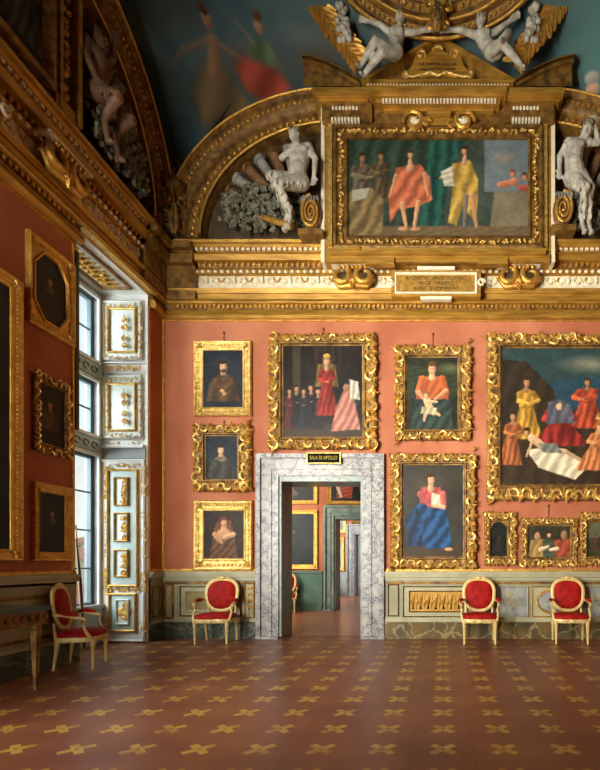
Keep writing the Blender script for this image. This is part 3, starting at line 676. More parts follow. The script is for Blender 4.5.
# ---- the rooms beyond
D2 = 13.2; D3 = 19.0; D4 = 25.3
x20, x21, z2 = px_x(334, D2), px_x(334, D2)+1.4, px_z(515.5, D2)
x30, x31, z3 = px_x(354.5, D3), px_x(354.5, D3)+1.35, px_z(532, D3)
def back_room(name, y, holes, dado_mat, zd, mat='red'):
    struct(panel_wall(MB(), [-6.2, 4.2], [0, 6.2], holes, y, y+.6), name, mat)
    dm = MB()
    xs = [-6.0, holes[0][0]-.3, holes[0][1]+.3, 4.0] if holes else [-6.0, 4.0]
    for a, b in zip(xs[::2], xs[1::2]):
        dm.box(a, y-.04, 0, b, y, zd); dm.box(a, y-.07, zd-.06, b, y, zd); dm.box(a, y-.08, 0, b, y, .14)
    dm.build('dado_board', dado_mat, dd)
back_room('wall_second', D2, [(x20, x21, 0, z2)], 'green_paint', px_z(571, D2))
back_room('wall_third', D3, [(x30, x31, 0, z3)], 'blue_paint', px_z(572, D3))
struct(MB().box(-6.2, D4, 0, 4.2, D4+.2, 6.2), 'wall_fourth', 'grey_stone')
for i, (a, b) in enumerate(((D+WT, D2), (D2+.6, D3), (D3+.6, D4))):
    struct(MB().box(-6.2, a, 0, -6.0, b, 6.2), 'wall_left_beyond', 'red'); struct(MB().box(4.0, a, 0, 4.2, b, 6.2), 'wall_right_beyond', 'red')
    struct(MB().box(-6.2, a, 6.2, 4.2, b, 6.3), 'ceiling_beyond', 'cream')
door_surround('door_2', x20, x21, z2, .26, D2, .6, 'marble_teal', 'marble_teal')
door_surround('door_3', x30, x31, z3, .30, D3, .6, 'marble_blue', 'marble_blue')
# ---- window recess
w1 = struct_root('window_1')
XR = LW-.715                                                     # plane of the window wall
rv = MB(); rv.box(XR, W1B-.012, 0, LW+.004, W1B+.02, W1Z-.012); rv.box(XR, W1A-.02, 0, LW-.01, W1A+.012, W1Z-.012)
rv.box(XR, W1A-.01, W1Z-.012, LW+.004, W1B+.01, W1Z+.02)
rv.v = [tuple(v) for v in rv.v]; rv.build('recess_lining', 'white', w1)
# near shutter edge, dark green, folded against the near jamb
MB().box(LW-.10, W1A+.0, 2.95, LW+.015, W1A+.055, 5.22).build('folded_shutter_edge', 'dark_green', w1)
# gilt edge over the opening
MB().box(LW-.02, W1A-.02, W1Z, LW+.13, W1B+.03, W1Z+.07).build('gilt_edge', 'gold_bright', w1)
MB().box(LW-.02, W1A, W1Z-.03, LW+.02, W1B, W1Z).build('white_edge', 'white', w1)
MB().box(LW-.03, W1B-.03, 0, LW+.012, W1B+.012, W1Z).build('white_corner_bead', 'white', w1)
# soffit cartouche
s = MB(); z = W1Z-.014
def rz_(i, dz): return [(XR+.12+i, W1A+.2+i, z-dz), (LW-.12-i, W1A+.2+i, z-dz), (LW-.12-i, W1B-.2-i, z-dz), (XR+.12+i, W1B-.2-i, z-dz)]
s.loopframe([rz_(0, 0), rz_(0, .03), rz_(.03, .035), rz_(.045, 0)]); s.build('soffit_moulding', 'gold_old', w1)
s = MB(); s.xf = Matrix.Translation((LW-.36, 0, z)) @ Matrix.Rotation(-PI/2, 4, 'X') @ Matrix.Identity(4)
s.xf = None; s = MB()
for k in range(9):
    y = W1A+.36+k*.105
    pts = [(LW-.36+.13*math.cos(q), y+.05*math.sin(q), z-.02) for q in np.linspace(0, 5, 8)]
    s.tube(pts, [.012, .022, .026, .026, .024, .02, .016, .01], 5); s.ell((LW-.36+random.uniform(-.1, .1), y, z-.02), (.04, .04, .03), None, 6, 4)
s.build('soffit_scrolls', 'gold', w1)
# window wall of grey stone with three openings, one above another
WO = [(W1A+.1, W1B-.10, .58, 2.93), (W1A+.1, W1B-.10, 3.20, 4.08), (W1A+.1, W1B-.10, 4.36, 5.38)]
ww = panel_wall(MB(), [W1A, W1B], [0, W1Z], WO, XR-.22, XR, 'y'); ww.build('window_wall', 'grey_stone', w1)
for (a, b, z0, z1) in WO:
    f = MB()
    def rr(i, x): return [(x, a+i, z0+i), (x, b-i, z0+i), (x, b-i, z1-i), (x, a+i, z1-i)]
    f.loopframe([rr(-.02, XR+.0), rr(-.02, XR+.03), rr(.03, XR+.03), rr(.03, XR-.0)])
    f.build('window_architrave', 'white', w1)
    f = MB(); f.loopframe([rr(.0, XR-.14), rr(.0, XR-.08), rr(.06, XR-.08), rr(.06, XR-.14)]); fo = f.build('window_sash', 'lead', w1)
    g = MB(); xm = XR-.11
    g.box(xm-.015, (a+b)/2-.02, z0, xm+.015, (a+b)/2+.02, z1)
    for q in ((.25, .5, .75) if z1-z0 > 1.5 else (.5,)): g.box(xm-.012, a, z0+(z1-z0)*q-.012, xm+.012, b, z0+(z1-z0)*q+.012)
    g.build('glazing_bars', 'lead', w1)
    MB().box(xm-.003, a+.04, z0+.04, xm+.003, b-.04, z1-.04).build('window_glass', 'glass', w1, 0)
for zc in (3.06, 4.22):                                          # ornament bands between the windows
    m = MB(); m.box(XR, W1A+.05, zc-.10, XR+.03, W1B-.02, zc+.10); m.build('spandrel_band', 'pale_blue', w1)
    m = MB()
    for k in range(7): m.leafy((0, 0, 0), 0, .01, .01, .01); m.tube([(XR+.035, W1A+.25+k*.18+.06*math.cos(q), zc+.05*math.sin(q)) for q in (0, 1, 2, 3, 4, 5)], .012, 4)
    m.build('spandrel_scrolls', 'gold_old', w1)
MB().box(XR, W1A, .0, XR+.05, W1B, .55).build('window_apron', 'blue_paint', w1)
MB().box(XR-.2, W1A, .55, XR+.08, W1B, .60).build('window_sill', 'grey_stone', w1)
# ---- far jamb panelling: local plane y = W1B, measured in photo pixels at that depth
DJ = W1B-.012
def jrect(xa, ya, xb, yb, i, p):
    a = P(xa, yb, DJ); b = P(xb, ya, DJ); return [(a.x+i, DJ-p, a.z+i), (b.x-i, DJ-p, a.z+i), (b.x-i, DJ-p, b.z-i), (a.x+i, DJ-p, b.z-i)]
def jframe(mb, xa, ya, xb, yb, w, p0, p1, p2): mb.loopframe([jrect(xa, ya, xb, yb, 0, p0), jrect(xa, ya, xb, yb, 0, p1), jrect(xa, ya, xb, yb, w*.5, p1+.01), jrect(xa, ya, xb, yb, w, p1), jrect(xa, ya, xb, yb, w, p2)])
def jbox(mb, xa, ya, xb, yb, p0, p1):
    a = P(xa, yb, DJ); b = P(xb, ya, DJ); mb.box(a.x, DJ-p1, a.z, b.x, DJ-p0, b.z)
def orn(mb, px, py, s=.03, k=3):
    s *= 1.25
    for q in range(k):
        c = P(px+random.uniform(-.6, .6), py+random.uniform(-.8, .8), DJ-.075); h = random.choice((-1, 1))
        mb.scroll(c, s*random.uniform(.7, 1.2), random.uniform(0, 6), .8, .008, h, n=7, sides=4)
        mb.leafy(c, random.uniform(0, 6), s*1.5, s*.5, .012)
def ornline(mb, x0, y0, x1, y1, n, s=.028, k=1):
    for i in range(n): t_ = (i+.5)/n; orn(mb, x0+(x1-x0)*t_, y0+(y1-y0)*t_, s, k)
j = MB()
for ya, yb in ((302, 361), (376, 439)):
    jframe(j, 104, ya, 143, yb, .03, 0, .05, .03)
j.build('jamb_frame', 'white', w1)
j = MB()
for ya, yb in ((302, 361), (376, 439)): jbox(j, 105, ya+1, 142, yb-1, 0, .03)
j.build('jamb_board', 'pale_panel', w1)
j = MB()
for ya, yb in ((309, 354), (384, 432)): jframe(j, 109.5, ya, 138, yb, .03, .03, .055, .035)
j.build('jamb_inner_moulding', 'gold', w1)
j = MB()
for ya, yb in ((302, 361), (376, 439)):
    for (x0, y0, x1, y1, n) in ((107, ya+3, 107, yb-3, 8), (140.5, ya+3, 140.5, yb-3, 8), (109, ya+3.5, 139, ya+3.5, 6), (109, yb-3.5, 139, yb-3.5, 6)):
        ornline(j, x0, y0, x1, y1, n, .025)
    for dy in (.3, .42, .6, .72): orn(j, 124, ya+(yb-ya)*dy, .03, 6)
    j.tube([P(124, ya+12, DJ-.07), P(124, yb-12, DJ-.07)], .006, 4)
ornline(j, 107, 368, 141, 368, 9, .03, 2); ornline(j, 107, 445, 141, 445, 7, .03, 1)
j.build('jamb_scrolls', 'gold_bright', w1)
j = MB(); jbox(j, 102, 446, 147, 449, .0, .11); jbox(j, 102, 363, 147, 364, 0, .04); jbox(j, 102, 373, 147, 374, 0, .04); j.build('jamb_cornice', 'white', w1)
j = MB(); jbox(j, 103, 449, 147, 459, 0, .05)
j.build('jamb_fluted_band', 'grey_stone', w1)
# outdoors
struct(MB().box(-140, -20, -9.2, -12, 160, -9), 'ground', 'hedge')
# ================================================================ THINGS
# ---- tall painted shutter folded back in the window recess
sh = thing('window_shutter', 'tall white and pale blue shutter with gilt scrolls beside the window', 'shutter', (P(124, 600, DJ).x, DJ-.06, 0))
def at_shutter(o): o.parent = sh; o.matrix_parent_inverse = Matrix.Translation(-Vector(sh.location)); return o
a = MB(); jbox(a, 101.5, 460, 147.3, 641.2, .012, .055); at_shutter(a.build('shutter_leaf', 'white'))
a = MB(); jframe(a, 101.5, 460, 147.3, 641.2, .035, .05, .075, .055); at_shutter(a.build('leaf_moulding', 'white'))
a = MB(); jbox(a, 111, 471, 140, 585.5, .05, .06); at_shutter(a.build('tall_panel', 'pale_blue'))
a = MB(); jframe(a, 110, 470, 141, 586.5, .03, .055, .085, .06); at_shutter(a.build('tall_panel_moulding', 'gold'))
for y0, y1 in ((478, 506.5), (513, 542), (549.5, 577)):
    a = MB(); jframe(a, 117, y0, 131.5, y1, .025, .06, .09, .065); c_ = at_shutter(a.build('small_panel_moulding', 'gold'))
    a = MB(); jbox(a, 118, y0+1, 130.5, y1-1, .06, .066); at_shutter(a.build('small_panel', 'pale_panel'))
    a = MB()
    for k in range(4): orn(a, 124.2, y0+5+k*(y1-y0-10)/3, .04, 2)
    a.v = [(x, y-.005, z) for x, y, z in a.v]; at_shutter(a.build('small_panel_scrolls', 'gold'))
a = MB(); jframe(a, 111.5, 593, 139, 631, .03, .055, .085, .06); at_shutter(a.build('lower_panel_moulding', 'gold'))
a = MB(); jbox(a, 112.5, 594, 138, 630, .055, .062); at_shutter(a.build('lower_panel', 'pale_blue'))
a = MB(); jframe(a, 119, 599, 132, 624, .02, .06, .09, .065); jbox(a, 120, 600, 131, 623, .06, .07); at_shutter(a.build('lower_inner_panel', 'pale_panel'))
a = MB(); orn(a, 125.5, 611, .07, 4); orn(a, 125.5, 606, .04, 2); orn(a, 125.5, 617, .04, 2); at_shutter(a.build('lower_panel_scrolls', 'gold'))
a = MB()
for x_ in (106.3, 143.6): ornline(a, x_, 466, x_, 498, 7, .03, 2); ornline(a, x_, 510, x_, 558, 9, .026, 1); ornline(a, x_, 570, x_, 594, 6, .03, 2); ornline(a, x_, 616, x_, 634, 4, .03, 1)
ornline(a, 108, 466, 142, 466, 6, .028, 1); ornline(a, 108, 589.5, 142, 589.5, 6, .028, 2)
at_shutter(a.build('border_scrolls', 'gold_bright'))
# pole in the recess
po = thing('window_pole', 'slender pale and dark pole leaning in the window recess behind the armchair', 'pole', (LW-.5, 7.2, 0))
a = MB(); a.tube([(.0, 0, 0), (-.05, -.02, 1.0), (-.1, -.03, 1.74)], [.018, .024, .010], 8); a.build('pole_shaft', 'gilt_white', po)
a = MB(); a.tube([(.025, -.03, .02), (-.02, -.05, 1.0), (-.08, -.05, 1.6)], [.014, .02, .006], 6); a.build('dark_cloth_edge', 'wood_dark', po)
a = MB(); a.ell((-.1, -.03, 1.76), (.016, .016, .04), None, 6, 5); a.build('pole_tip', 'roof', po)
# ---- ornate frames --------------------------------------------------------------
def rect_loop(x0, z0, x1, z1, y): return [(x0, y, z0), (x1, y, z0), (x1, y, z1), (x0, y, z1)]
def make_picture(label, cat, W, H, hole, paint, loc, rz=0, style='carved', group=None, fmat='gold', seed=1, arched=False, octagon=False, res=60, cord=0.0, tilt=0, name='framed_painting'):
    """W,H outer size; hole=(left,bottom,right,top) frame widths; origin at the centre of the back"""
    random.seed(seed)
    r = thing(name, label, cat, loc, rz, group)
    if tilt: r.rotation_euler = (tilt, 0, rz)
    l, b, rr, t_ = hole; x0, x1, z0, z1 = -W/2, W/2, -H/2, H/2
    ins = lambda u, y: rect_loop(x0+l*u, z0+b*u, x1-rr*u, z1-t_*u, y)
    dep = max(.05, min(.13, (l+rr)*.28))
    e = .07 if style == 'carved' else .02
    m = MB()
    if style == 'carved': prof = [(e, 0), (e, -dep*.45), (.25, -dep*.7), (.5, -dep*.62), (.72, -dep*.55), (.80, -dep*.75), (.88, -dep*.72), (.93, -dep*.4), (1.0, -dep*.35), (1.0, 0)]
    else: prof = [(0, 0), (0, -dep*.8), (.10, -dep*1.0), (.2, -dep*.95), (.3, -dep*.7), (.6, -dep*.5), (.75, -dep*.45), (.82, -dep*.62), (.92, -dep*.55), (1.0, -dep*.3), (1.0, 0)]
    if octagon:
        ix0, iz0, ix1, iz1 = x0+l, z0+b, x1-rr, z1-t_; cx_, cz_ = (ix1-ix0)*.27, (iz1-iz0)*.22
        octo = lambda g, y: [(ix0+cx_+g*.3, y, iz0+g), (ix1-cx_-g*.3, y, iz0+g), (ix1-g, y, iz0+cz_+g*.3), (ix1-g, y, iz1-cz_-g*.3), (ix1-cx_-g*.3, y, iz1-g), (ix0+cx_+g*.3, y, iz1-g), (ix0+g, y, iz1-cz_-g*.3), (ix0+g, y, iz0+cz_+g*.3)]
        def r8(u, y):
            a_, b_, c_, d_ = x0+l*u, z0+b*u, x1-rr*u, z1-t_*u
            return [(ix0+cx_, y, b_), (ix1-cx_, y, b_), (c_, y, iz0+cz_), (c_, y, iz1-cz_), (ix1-cx_, y, d_), (ix0+cx_, y, d_), (a_, y, iz1-cz_), (a_, y, iz0+cz_)]
        m.loopframe([ins(u, y) for u, y in prof[:6]]+[ins(.6, -.01)])
        q = MB()
        corner = [[(x0+l*.55, -dep*.45, z0+b*.55), (x1-rr*.55, -dep*.45, z0+b*.55), (x1-rr*.55, -dep*.45, z1-t_*.55), (x0+l*.55, -dep*.45, z1-t_*.55)]]
        o8 = octo(0, -dep*.45); c4 = corner[0]
        m.add(o8+c4, [(8, 9, 1, 0), (9, 2, 1), (9, 10, 3, 2), (10, 4, 3), (10, 11, 5, 4), (11, 6, 5), (11, 8, 7, 6), (8, 0, 7)])
        m.loopframe([octo(-.035, -dep*.45), octo(-.03, -dep*.75), octo(-.01, -dep*.7), octo(.0, -dep*.4), octo(0, 0)])
    else: m.loopframe([ins(u, y) for u, y in prof])
    if arched:
        ax0, ax1, az0, az1 = x0+l, x1-rr, z0+b, z1-t_; w2 = (ax1-ax0)/2; k = 8; zc = az1-w2
        for s_ in (-1, 1):
            arc = [((ax0+ax1)/2+s_*w2*math.cos(a_), zc+w2*math.sin(a_)) for a_ in np.linspace(0, PI/2, k)]
            m.prism([((ax0+ax1)/2+s_*w2, az1+.002)]+arc, -dep*.45, -.005)
    fo = m.build('frame', 'gold_old' if style == 'carved' else fmat, r, 40)  # darker base under the bright carving, recess shade put into the colour
    wl = (l+rr+t_+b)/4
    c = MB(); g = MB()
    sides = [((x0+l*.45, z0+b*.45), (x1-rr*.45, z0+b*.45), b, -PI/2), ((x1-rr*.45, z0+b*.45), (x1-rr*.45, z1-t_*.45), rr, 0), ((x1-rr*.45, z1-t_*.45), (x0+l*.45, z1-t_*.45), t_, PI/2), ((x0+l*.45, z1-t_*.45), (x0+l*.45, z0+b*.45), l, PI)]
    if style == 'carved':
        for (pa, pb, w, outa) in sides:
            L_ = math.hypot(pb[0]-pa[0], pb[1]-pa[1]); n = max(3, int(round(L_/(w*.62))))
            ux, uz = (pb[0]-pa[0])/L_, (pb[1]-pa[1])/L_; ox, oz = math.cos(outa), math.sin(outa)
            for i in range(n+1):
                t0 = i/n*L_; h = 1 if i % 2 else -1
                cx_, cz_ = pa[0]+ux*t0, pa[1]+uz*t0; R = w*random.uniform(.27, .34)
                aa = math.atan2(uz, ux)
                off = (random.uniform(-.03, .08))*w
                c.scroll((cx_+ox*off, -dep*.72, cz_+oz*off), R*random.uniform(.9, 1.35), aa+random.uniform(-.5, .5)+(0 if h > 0 else PI), random.uniform(.45, .8), w*.085, h*random.choice((1, 1, -1)), .35, 10, 5, .02)
                # leaf from the scroll to the outer edge
                for q in range(3):
                    an = outa+random.uniform(-1.5, 1.5); c.leafy((cx_+ux*w*.3*(q-.5)+ox*w*.08, -dep*.6, cz_+uz*w*.3*(q-.5)+oz*w*.08), an, w*random.uniform(.34, .5), w*.10, dep*.4)
                if i < n:
                    mx_, mz_ = cx_+ux*L_/n/2, cz_+uz*L_/n/2
                    c.scroll((mx_+ox*w*.1, -dep*.7, mz_+oz*w*.1), w*.18, outa+random.uniform(-.5, .5), .9, w*.055, -h, .3, 8, 4)
                    c.ell((mx_-ox*w*.05, -dep*.72, mz_-oz*w*.05), (w*.07, dep*.25, w*.07), None, 6, 5)
                    c.leafy((mx_, -dep*.6, mz_), outa+PI+random.uniform(-.4, .4), w*.36, w*.08, dep*.3)
        c.build('carving', 'gold_bright', r, 60)
    else:
        for (pa, pb, w, outa) in sides:
            L_ = math.hypot(pb[0]-pa[0], pb[1]-pa[1]); st = max(.045, w*.32); n = int(L_/st)
            ux, uz = (pb[0]-pa[0])/L_, (pb[1]-pa[1])/L_; ox, oz = math.cos(outa), math.sin(outa)
            for i in range(n+1):
                x_, z_ = pa[0]+ux*L_*i/n, pa[1]+uz*L_*i/n
                c.ell((x_, -dep*.62, z_), (abs(ux)*st*.34+abs(uz)*w*.13, dep*.16, abs(uz)*st*.34+abs(ux)*w*.13), None, 6, 4)
        for (cx_, cz_) in ((x0+l*.5, z0+b*.5), (x1-rr*.5, z0+b*.5), (x1-rr*.5, z1-t_*.5), (x0+l*.5, z1-t_*.5)):
            for q in range(4): c.leafy((cx_, -dep*.7, cz_), PI/4+q*PI/2, wl*.5, wl*.16, dep*.3)
            c.ell((cx_, -dep*.8, cz_), (wl*.13, dep*.2, wl*.13), None, 7, 5)
        c.build('carving', 'gold_bright', r, 60)
    cx0, cx1, cz0, cz1 = x0+l, x1-rr, z0+b, z1-t_
    # canvas painted in a box of its own, 60 units to the metre
    im = paint((cx1-cx0)*60, (cz1-cz0)*60).age()
    U = cx0+(cx1-cx0)*np.linspace(0, 1, im.w)[None, :]; V = cz1-(cz1-cz0)*np.linspace(0, 1, im.h)[:, None]
    pos = np.zeros((im.h, im.w, 3)); pos[..., 0] = U; pos[..., 2] = V; pos[..., 1] = -dep*.3
    if octagon or arched: pos[..., 1] = -.012
    painted_grid('canvas', im, pos, 'oil', r)
    MB().box(cx0-.02, -.008, cz0-.02, cx1+.02, -.002, cz1+.02).build('canvas_back', 'canvas_back', r)
    if cord:
        k = MB(); k.tube([(0, -.006, z1-.05), (0, -.006, z1+cord)], .006, 5); k.ell((0, -.012, z1+cord), (.018, .012, .02), None, 6, 4); k.build('hanging_cord', 'wood_dark', r)
    return r
def pic_back(label, outer, inner, paint, d=D, **kw):
    d0 = d; ox0, oy0, ox1, oy1 = outer; ix0, iy0, ix1, iy1 = inner; s = (d-.05)/F
    W, H = (ox1-ox0)*s, (oy1-oy0)*s
    c = P((ox0+ox1)/2, (oy0+oy1)/2, d-.05)
    return make_picture(label, 'painting', W, H, ((ix0-ox0)*s, (oy1-iy1)*s, (ox1-ix1)*s, (iy0-oy0)*s), paint, (c.x, d, c.z), **kw)
# ---- pictures: each painter gets the canvas size in the units used for drawing
R_ = 2.0
def new(w, h, bg): return Img((0, 0, w, h), R_, bg).tone(max(w, h)*.25, 7)
def p_friar(w, h):
    i = new(w, h, (34, 44, 58)); i.bust(w*.5, h*.28, w*.15, (212, 158, 114), (50, 34, 22), (92, 66, 40), .2, beard=(70, 46, 28), collar=(98, 74, 44))
    i.limb(w*.3, h*.62, w*.5, h*.72, w*.07, w*.05, (84, 60, 38)); i.limb(w*.72, h*.62, w*.5, h*.74, w*.07, w*.05, (78, 56, 34))
    i.blob(w*.47, h*.72, w*.07, h*.04, (196, 150, 108), .5); i.blob(w*.53, h*.77, w*.06, h*.035, (186, 140, 100), -.4); return i
def p_youth(w, h):
    i = new(w, h, (30, 44, 56)); i.bust(w*.48, h*.32, w*.155, (226, 174, 130), (44, 30, 22), (60, 62, 54), -.2, collar=(120, 110, 84)); return i
def p_gaze(w, h):
    i = new(w, h, (44, 30, 20)); x, y = w*.5, h*.24
    i.poly([(x-w*.2, y), (x+w*.18, y-2), (x+w*.28, h*.6), (x+w*.1, h*.8), (x-w*.34, h*.85), (x-w*.26, h*.4)], (122, 72, 30), .3, .1, 2.2)
    i.poly([(x-w*.22, h*.5), (x+w*.26, h*.46), (x+w*.34, h), (x-w*.38, h)], (104, 66, 36), .2, .7, 1.1)
    i.limb(x, y+5, x, h*.5, w*.08, w*.13, (208, 152, 106)); i.blob(x, h*.5, w*.22, h*.14, (204, 148, 102))
    i.limb(x+w*.24, h*.5, x+w*.02, h*.56, w*.07, w*.05, (214, 160, 114)); i.limb(x-w*.24, h*.5, x-w*.05, h*.68, w*.07, w*.05, (200, 144, 98))
    i.head(x, y, w*.12, (216, 162, 118), (110, 62, 26), .4); return i
def p_assembly(w, h):
    i = new(w, h, (32, 26, 24)); i.poly([(w*.12, 0), (w*.22, 0), (w*.22, h*.55), (w*.12, h*.55)], (62, 56, 42))
    i.poly([(0, h*.86), (w, h*.86), (w, h), (0, h)], (64, 50, 36)); i.poly([(w*.36, h*.0), (w*.8, 0), (w*.74, h*.3), (w*.42, h*.28)], (46, 34, 26), .2, .1, .8)
    for k, (fx, fy, c) in enumerate(((.08, .5, (92, 30, 26)), (.17, .47, (28, 28, 36)), (.26, .5, (34, 40, 52)), (.35, .46, (30, 28, 34)), (.44, .5, (38, 34, 38)), (.9, .5, (48, 56, 62)), (.83, .45, (60, 66, 74)))):
        i.robed(w*fx, h*fy, h*.42, w*.12, c, (186, 130, 96), (44, 30, 22))
    i.poly([(w*.44, h*.2), (w*.66, h*.2), (w*.7, h*.45), (w*.4, h*.45)], (118, 96, 44), .2, .3, 1)
    i.robed(w*.55, h*.17, h*.6, w*.2, (152, 36, 28), (212, 158, 120), (120, 84, 34)); i.blob(w*.55, h*.115, w*.05, h*.03, (190, 150, 60))
    i.poly([(w*.78, h*.46), (w*.88, h*.5), (w*.98, h*.92), (w*.6, h*.94), (w*.68, h*.66)], (186, 116, 104), .18, .5, .9); i.blob(w*.8, h*.46, w*.05, h*.05, (150, 110, 84))
    i.poly([(w*.84, h*.36), (w*.95, h*.4), (w*.97, h*.6), (w*.85, h*.58)], (190, 190, 182), .15, .2, 1.2); return i
def p_nurse(w, h):
    i = new(w, h, (40, 44, 32)); i.poly([(0, h*.1), (w, h*.16), (w, h*.5), (0, h*.6)], (52, 62, 44), .1); i.blob(w*.85, h*.15, w*.3, h*.1, (92, 100, 74), soft=.8)
    x = w*.5; i.poly([(x-w*.2, h*.26), (x+w*.2, h*.26), (x+w*.34, h*.5), (x+w*.3, h*.62), (x-w*.32, h*.62), (x-w*.3, h*.4)], (196, 92, 46), .14, .5, .8)
    i.poly([(x-w*.34, h*.58), (x+w*.36, h*.58), (x+w*.42, h), (x-w*.44, h)], (44, 66, 62), .22, .6, .7)
    i.limb(x+w*.2, h*.3, x+w*.27, h*.46, w*.08, w*.07, (186, 84, 42)); i.limb(x+w*.27, h*.46, x+w*.06, h*.58, w*.05, w*.032, (206, 150, 106)); i.limb(x-w*.2, h*.3, x-w*.27, h*.48, w*.08, w*.07, (200, 98, 50)); i.limb(x-w*.27, h*.48, x-w*.1, h*.64, w*.05, w*.032, (202, 146, 104))
    i.limb(x-w*.1, h*.6, x-w*.04, h*.72, w*.08, w*.075, (218, 168, 126)); i.head(x-w*.12, h*.53, w*.07, (220, 168, 126), (140, 96, 54)); i.limb(x-w*.02, h*.73, x+w*.14, h*.8, w*.05, w*.035, (210, 158, 116)); i.limb(x-w*.1, h*.74, x-w*.16, h*.88, w*.05, w*.03, (206, 154, 112)); i.limb(x-w*.06, h*.61, x+w*.1, h*.62, w*.035, w*.025, (218, 166, 122))
    i.poly([(x-w*.2, h*.68), (x+w*.1, h*.7), (x+w*.04, h*.8), (x-w*.24, h*.78)], (190, 176, 140), .15, .4, 1)
    i.limb(x, h*.2, x, h*.28, w*.06, w*.07, SK); i.head(x, h*.15, w*.12, SK, (96, 56, 28), -.3); return i
def p_seated(w, h):
    i = new(w, h, (54, 54, 48)); i.blob(w*.5, h*.25, w*.55, h*.3, (72, 68, 58), soft=.9); i.poly([(0, h*.9), (w, h*.88), (w, h), (0, h)], (74, 60, 44))
    x = w*.46; i.poly([(x-w*.16, h*.24), (x+w*.16, h*.24), (x+w*.22, h*.46), (x-w*.2, h*.46)], (190, 76, 78), .12, .5, .9)
    i.poly([(x-w*.22, h*.42), (x+w*.24, h*.4), (x+w*.3, h*.62), (x+w*.36, h*.9), (x-w*.04, h*.92), (x-w*.3, h*.8), (x-w*.42, h*.62)], (22, 74, 136), .3, .7, .55)
    i.poly([(x-w*.42, h*.6), (x-w*.26, h*.44), (x-w*.1, h*.62), (x-w*.16, h*.9), (x-w*.36, h*.88)], (18, 56, 106), .3, .3, .6)
    i.poly([(x+w*.02, h*.3), (x+w*.26, h*.34), (x+w*.2, h*.46), (x, h*.44)], (228, 214, 190), .12, .5, 1)
    i.limb(x+w*.2, h*.32, x+w*.22, h*.46, w*.06, w*.045, (196, 92, 88)); i.limb(x+w*.22, h*.46, x-w*.02, h*.44, w*.04, w*.03, SK); i.limb(x-w*.18, h*.32, x-w*.02, h*.45, w*.06, w*.035, (184, 76, 78))
    i.blob(x+w*.3, h*.92, w*.08, h*.02, (200, 150, 110)); i.limb(x, h*.2, x, h*.26, w*.045, w*.06, SK); i.head(x, h*.155, w*.095, (226, 176, 138), (70, 44, 28), .3); return i
def p_lament(w, h):
    i = new(w, h, (40, 50, 52)); i.poly([(0, 0), (w, 0), (w, h*.3), (0, h*.24)], (44, 74, 80)); i.blob(w*.75, h*.12, w*.35, h*.08, (118, 128, 112), soft=.9)
    i.poly([(w*.4, h*.26), (w*.7, h*.2), (w, h*.26), (w, h*.45), (w*.4, h*.45)], (36, 76, 104)); i.poly([(0, h*.08), (w*.2, h*.1), (w*.42, h*.3), (w*.5, h*.6), (0, h*.7)], (54, 46, 34), .12, .4, .4)
    i.poly([(0, h*.6), (w, h*.56), (w, h), (0, h)], (60, 48, 34), .1, .2, .4)
    i.robed(w*.2, h*.25, h*.42, w*.17, (196, 146, 42), (184, 128, 90), HB, turn=.4); i.robed(w*.7, h*.25, h*.34, w*.2, (186, 70, 42), (190, 134, 92), (80, 50, 30), turn=-.5)
    i.robed(w*.47, h*.42, h*.3, w*.26, (150, 40, 36), (206, 158, 124), (92, 96, 116), hem=1.5); i.poly([(w*.38, h*.4), (w*.47, h*.37), (w*.56, h*.42), (w*.6, h*.55), (w*.36, h*.56)], (86, 90, 112), .15, .4, .7); i.blob(w*.47, h*.43, w*.028, h*.03, SK)
    i.robed(w*.09, h*.5, h*.36, w*.14, (170, 92, 48), (196, 142, 100), HB, lean=-3); i.robed(w*.84, h*.45, h*.2, w*.13, (170, 140, 60), SK, HB)
    i.poly([(w*.2, h*.75), (w*.4, h*.72), (w*.72, h*.86), (w*.6, h*.97), (w*.3, h*.88)], (212, 204, 180), .14, .5, .6)
    i.limb(w*.24, h*.66, w*.36, h*.74, w*.034, w*.034, (196, 160, 122)); i.limb(w*.36, h*.745, w*.52, h*.76, w*.03, w*.022, (190, 156, 120)); i.limb(w*.52, h*.76, w*.7, h*.85, w*.02, w*.014, (186, 150, 116)); i.limb(w*.25, h*.68, w*.2, h*.8, w*.014, w*.01, (196, 156, 118)); i.poly([(w*.3, h*.7), (w*.44, h*.7), (w*.5, h*.77), (w*.34, h*.77)], (110, 120, 116), .15, .5, .8); i.head(w*.2, h*.62, w*.035, (190, 148, 112), HB)
    i.robed(w*.8, h*.58, h*.32, w*.17, (212, 126, 70), (220, 170, 128), (150, 96, 40), lean=-6, hem=1.5, turn=-.5); return i
def p_arch(w, h):
    i = new(w, h, (24, 30, 26)); i.robed(w*.5, h*.4, h*.45, w*.3, (50, 40, 34), (96, 76, 60), (30, 24, 20)); return i
def p_trio(w, h):
    i = new(w, h, (58, 58, 42)); i.poly([(w*.06, h*.45), (w*.36, h*.4), (w*.42, h), (0, h)], (176, 140, 78), .16, .5, .8); i.poly([(w*.62, h*.45), (w, h*.4), (w, h), (w*.6, h)], (172, 74, 48), .16, .5, .8)
    i.poly([(w*.36, h*.42), (w*.62, h*.42), (w*.66, h), (w*.34, h)], (72, 84, 70), .12)
    i.blob(w*.22, h*.34, w*.08, h*.16, (190, 140, 100)); i.blob(w*.86, h*.28, w*.09, h*.17, (166, 116, 82)); i.head(w*.5, h*.28, w*.075, (214, 164, 124), HB)
    i.limb(w*.3, h*.75, w*.48, h*.66, 2.4, 1.6, (216, 190, 150)); i.limb(w*.7, h*.72, w*.54, h*.76, 2.4, 1.6, (220, 196, 160)); return i
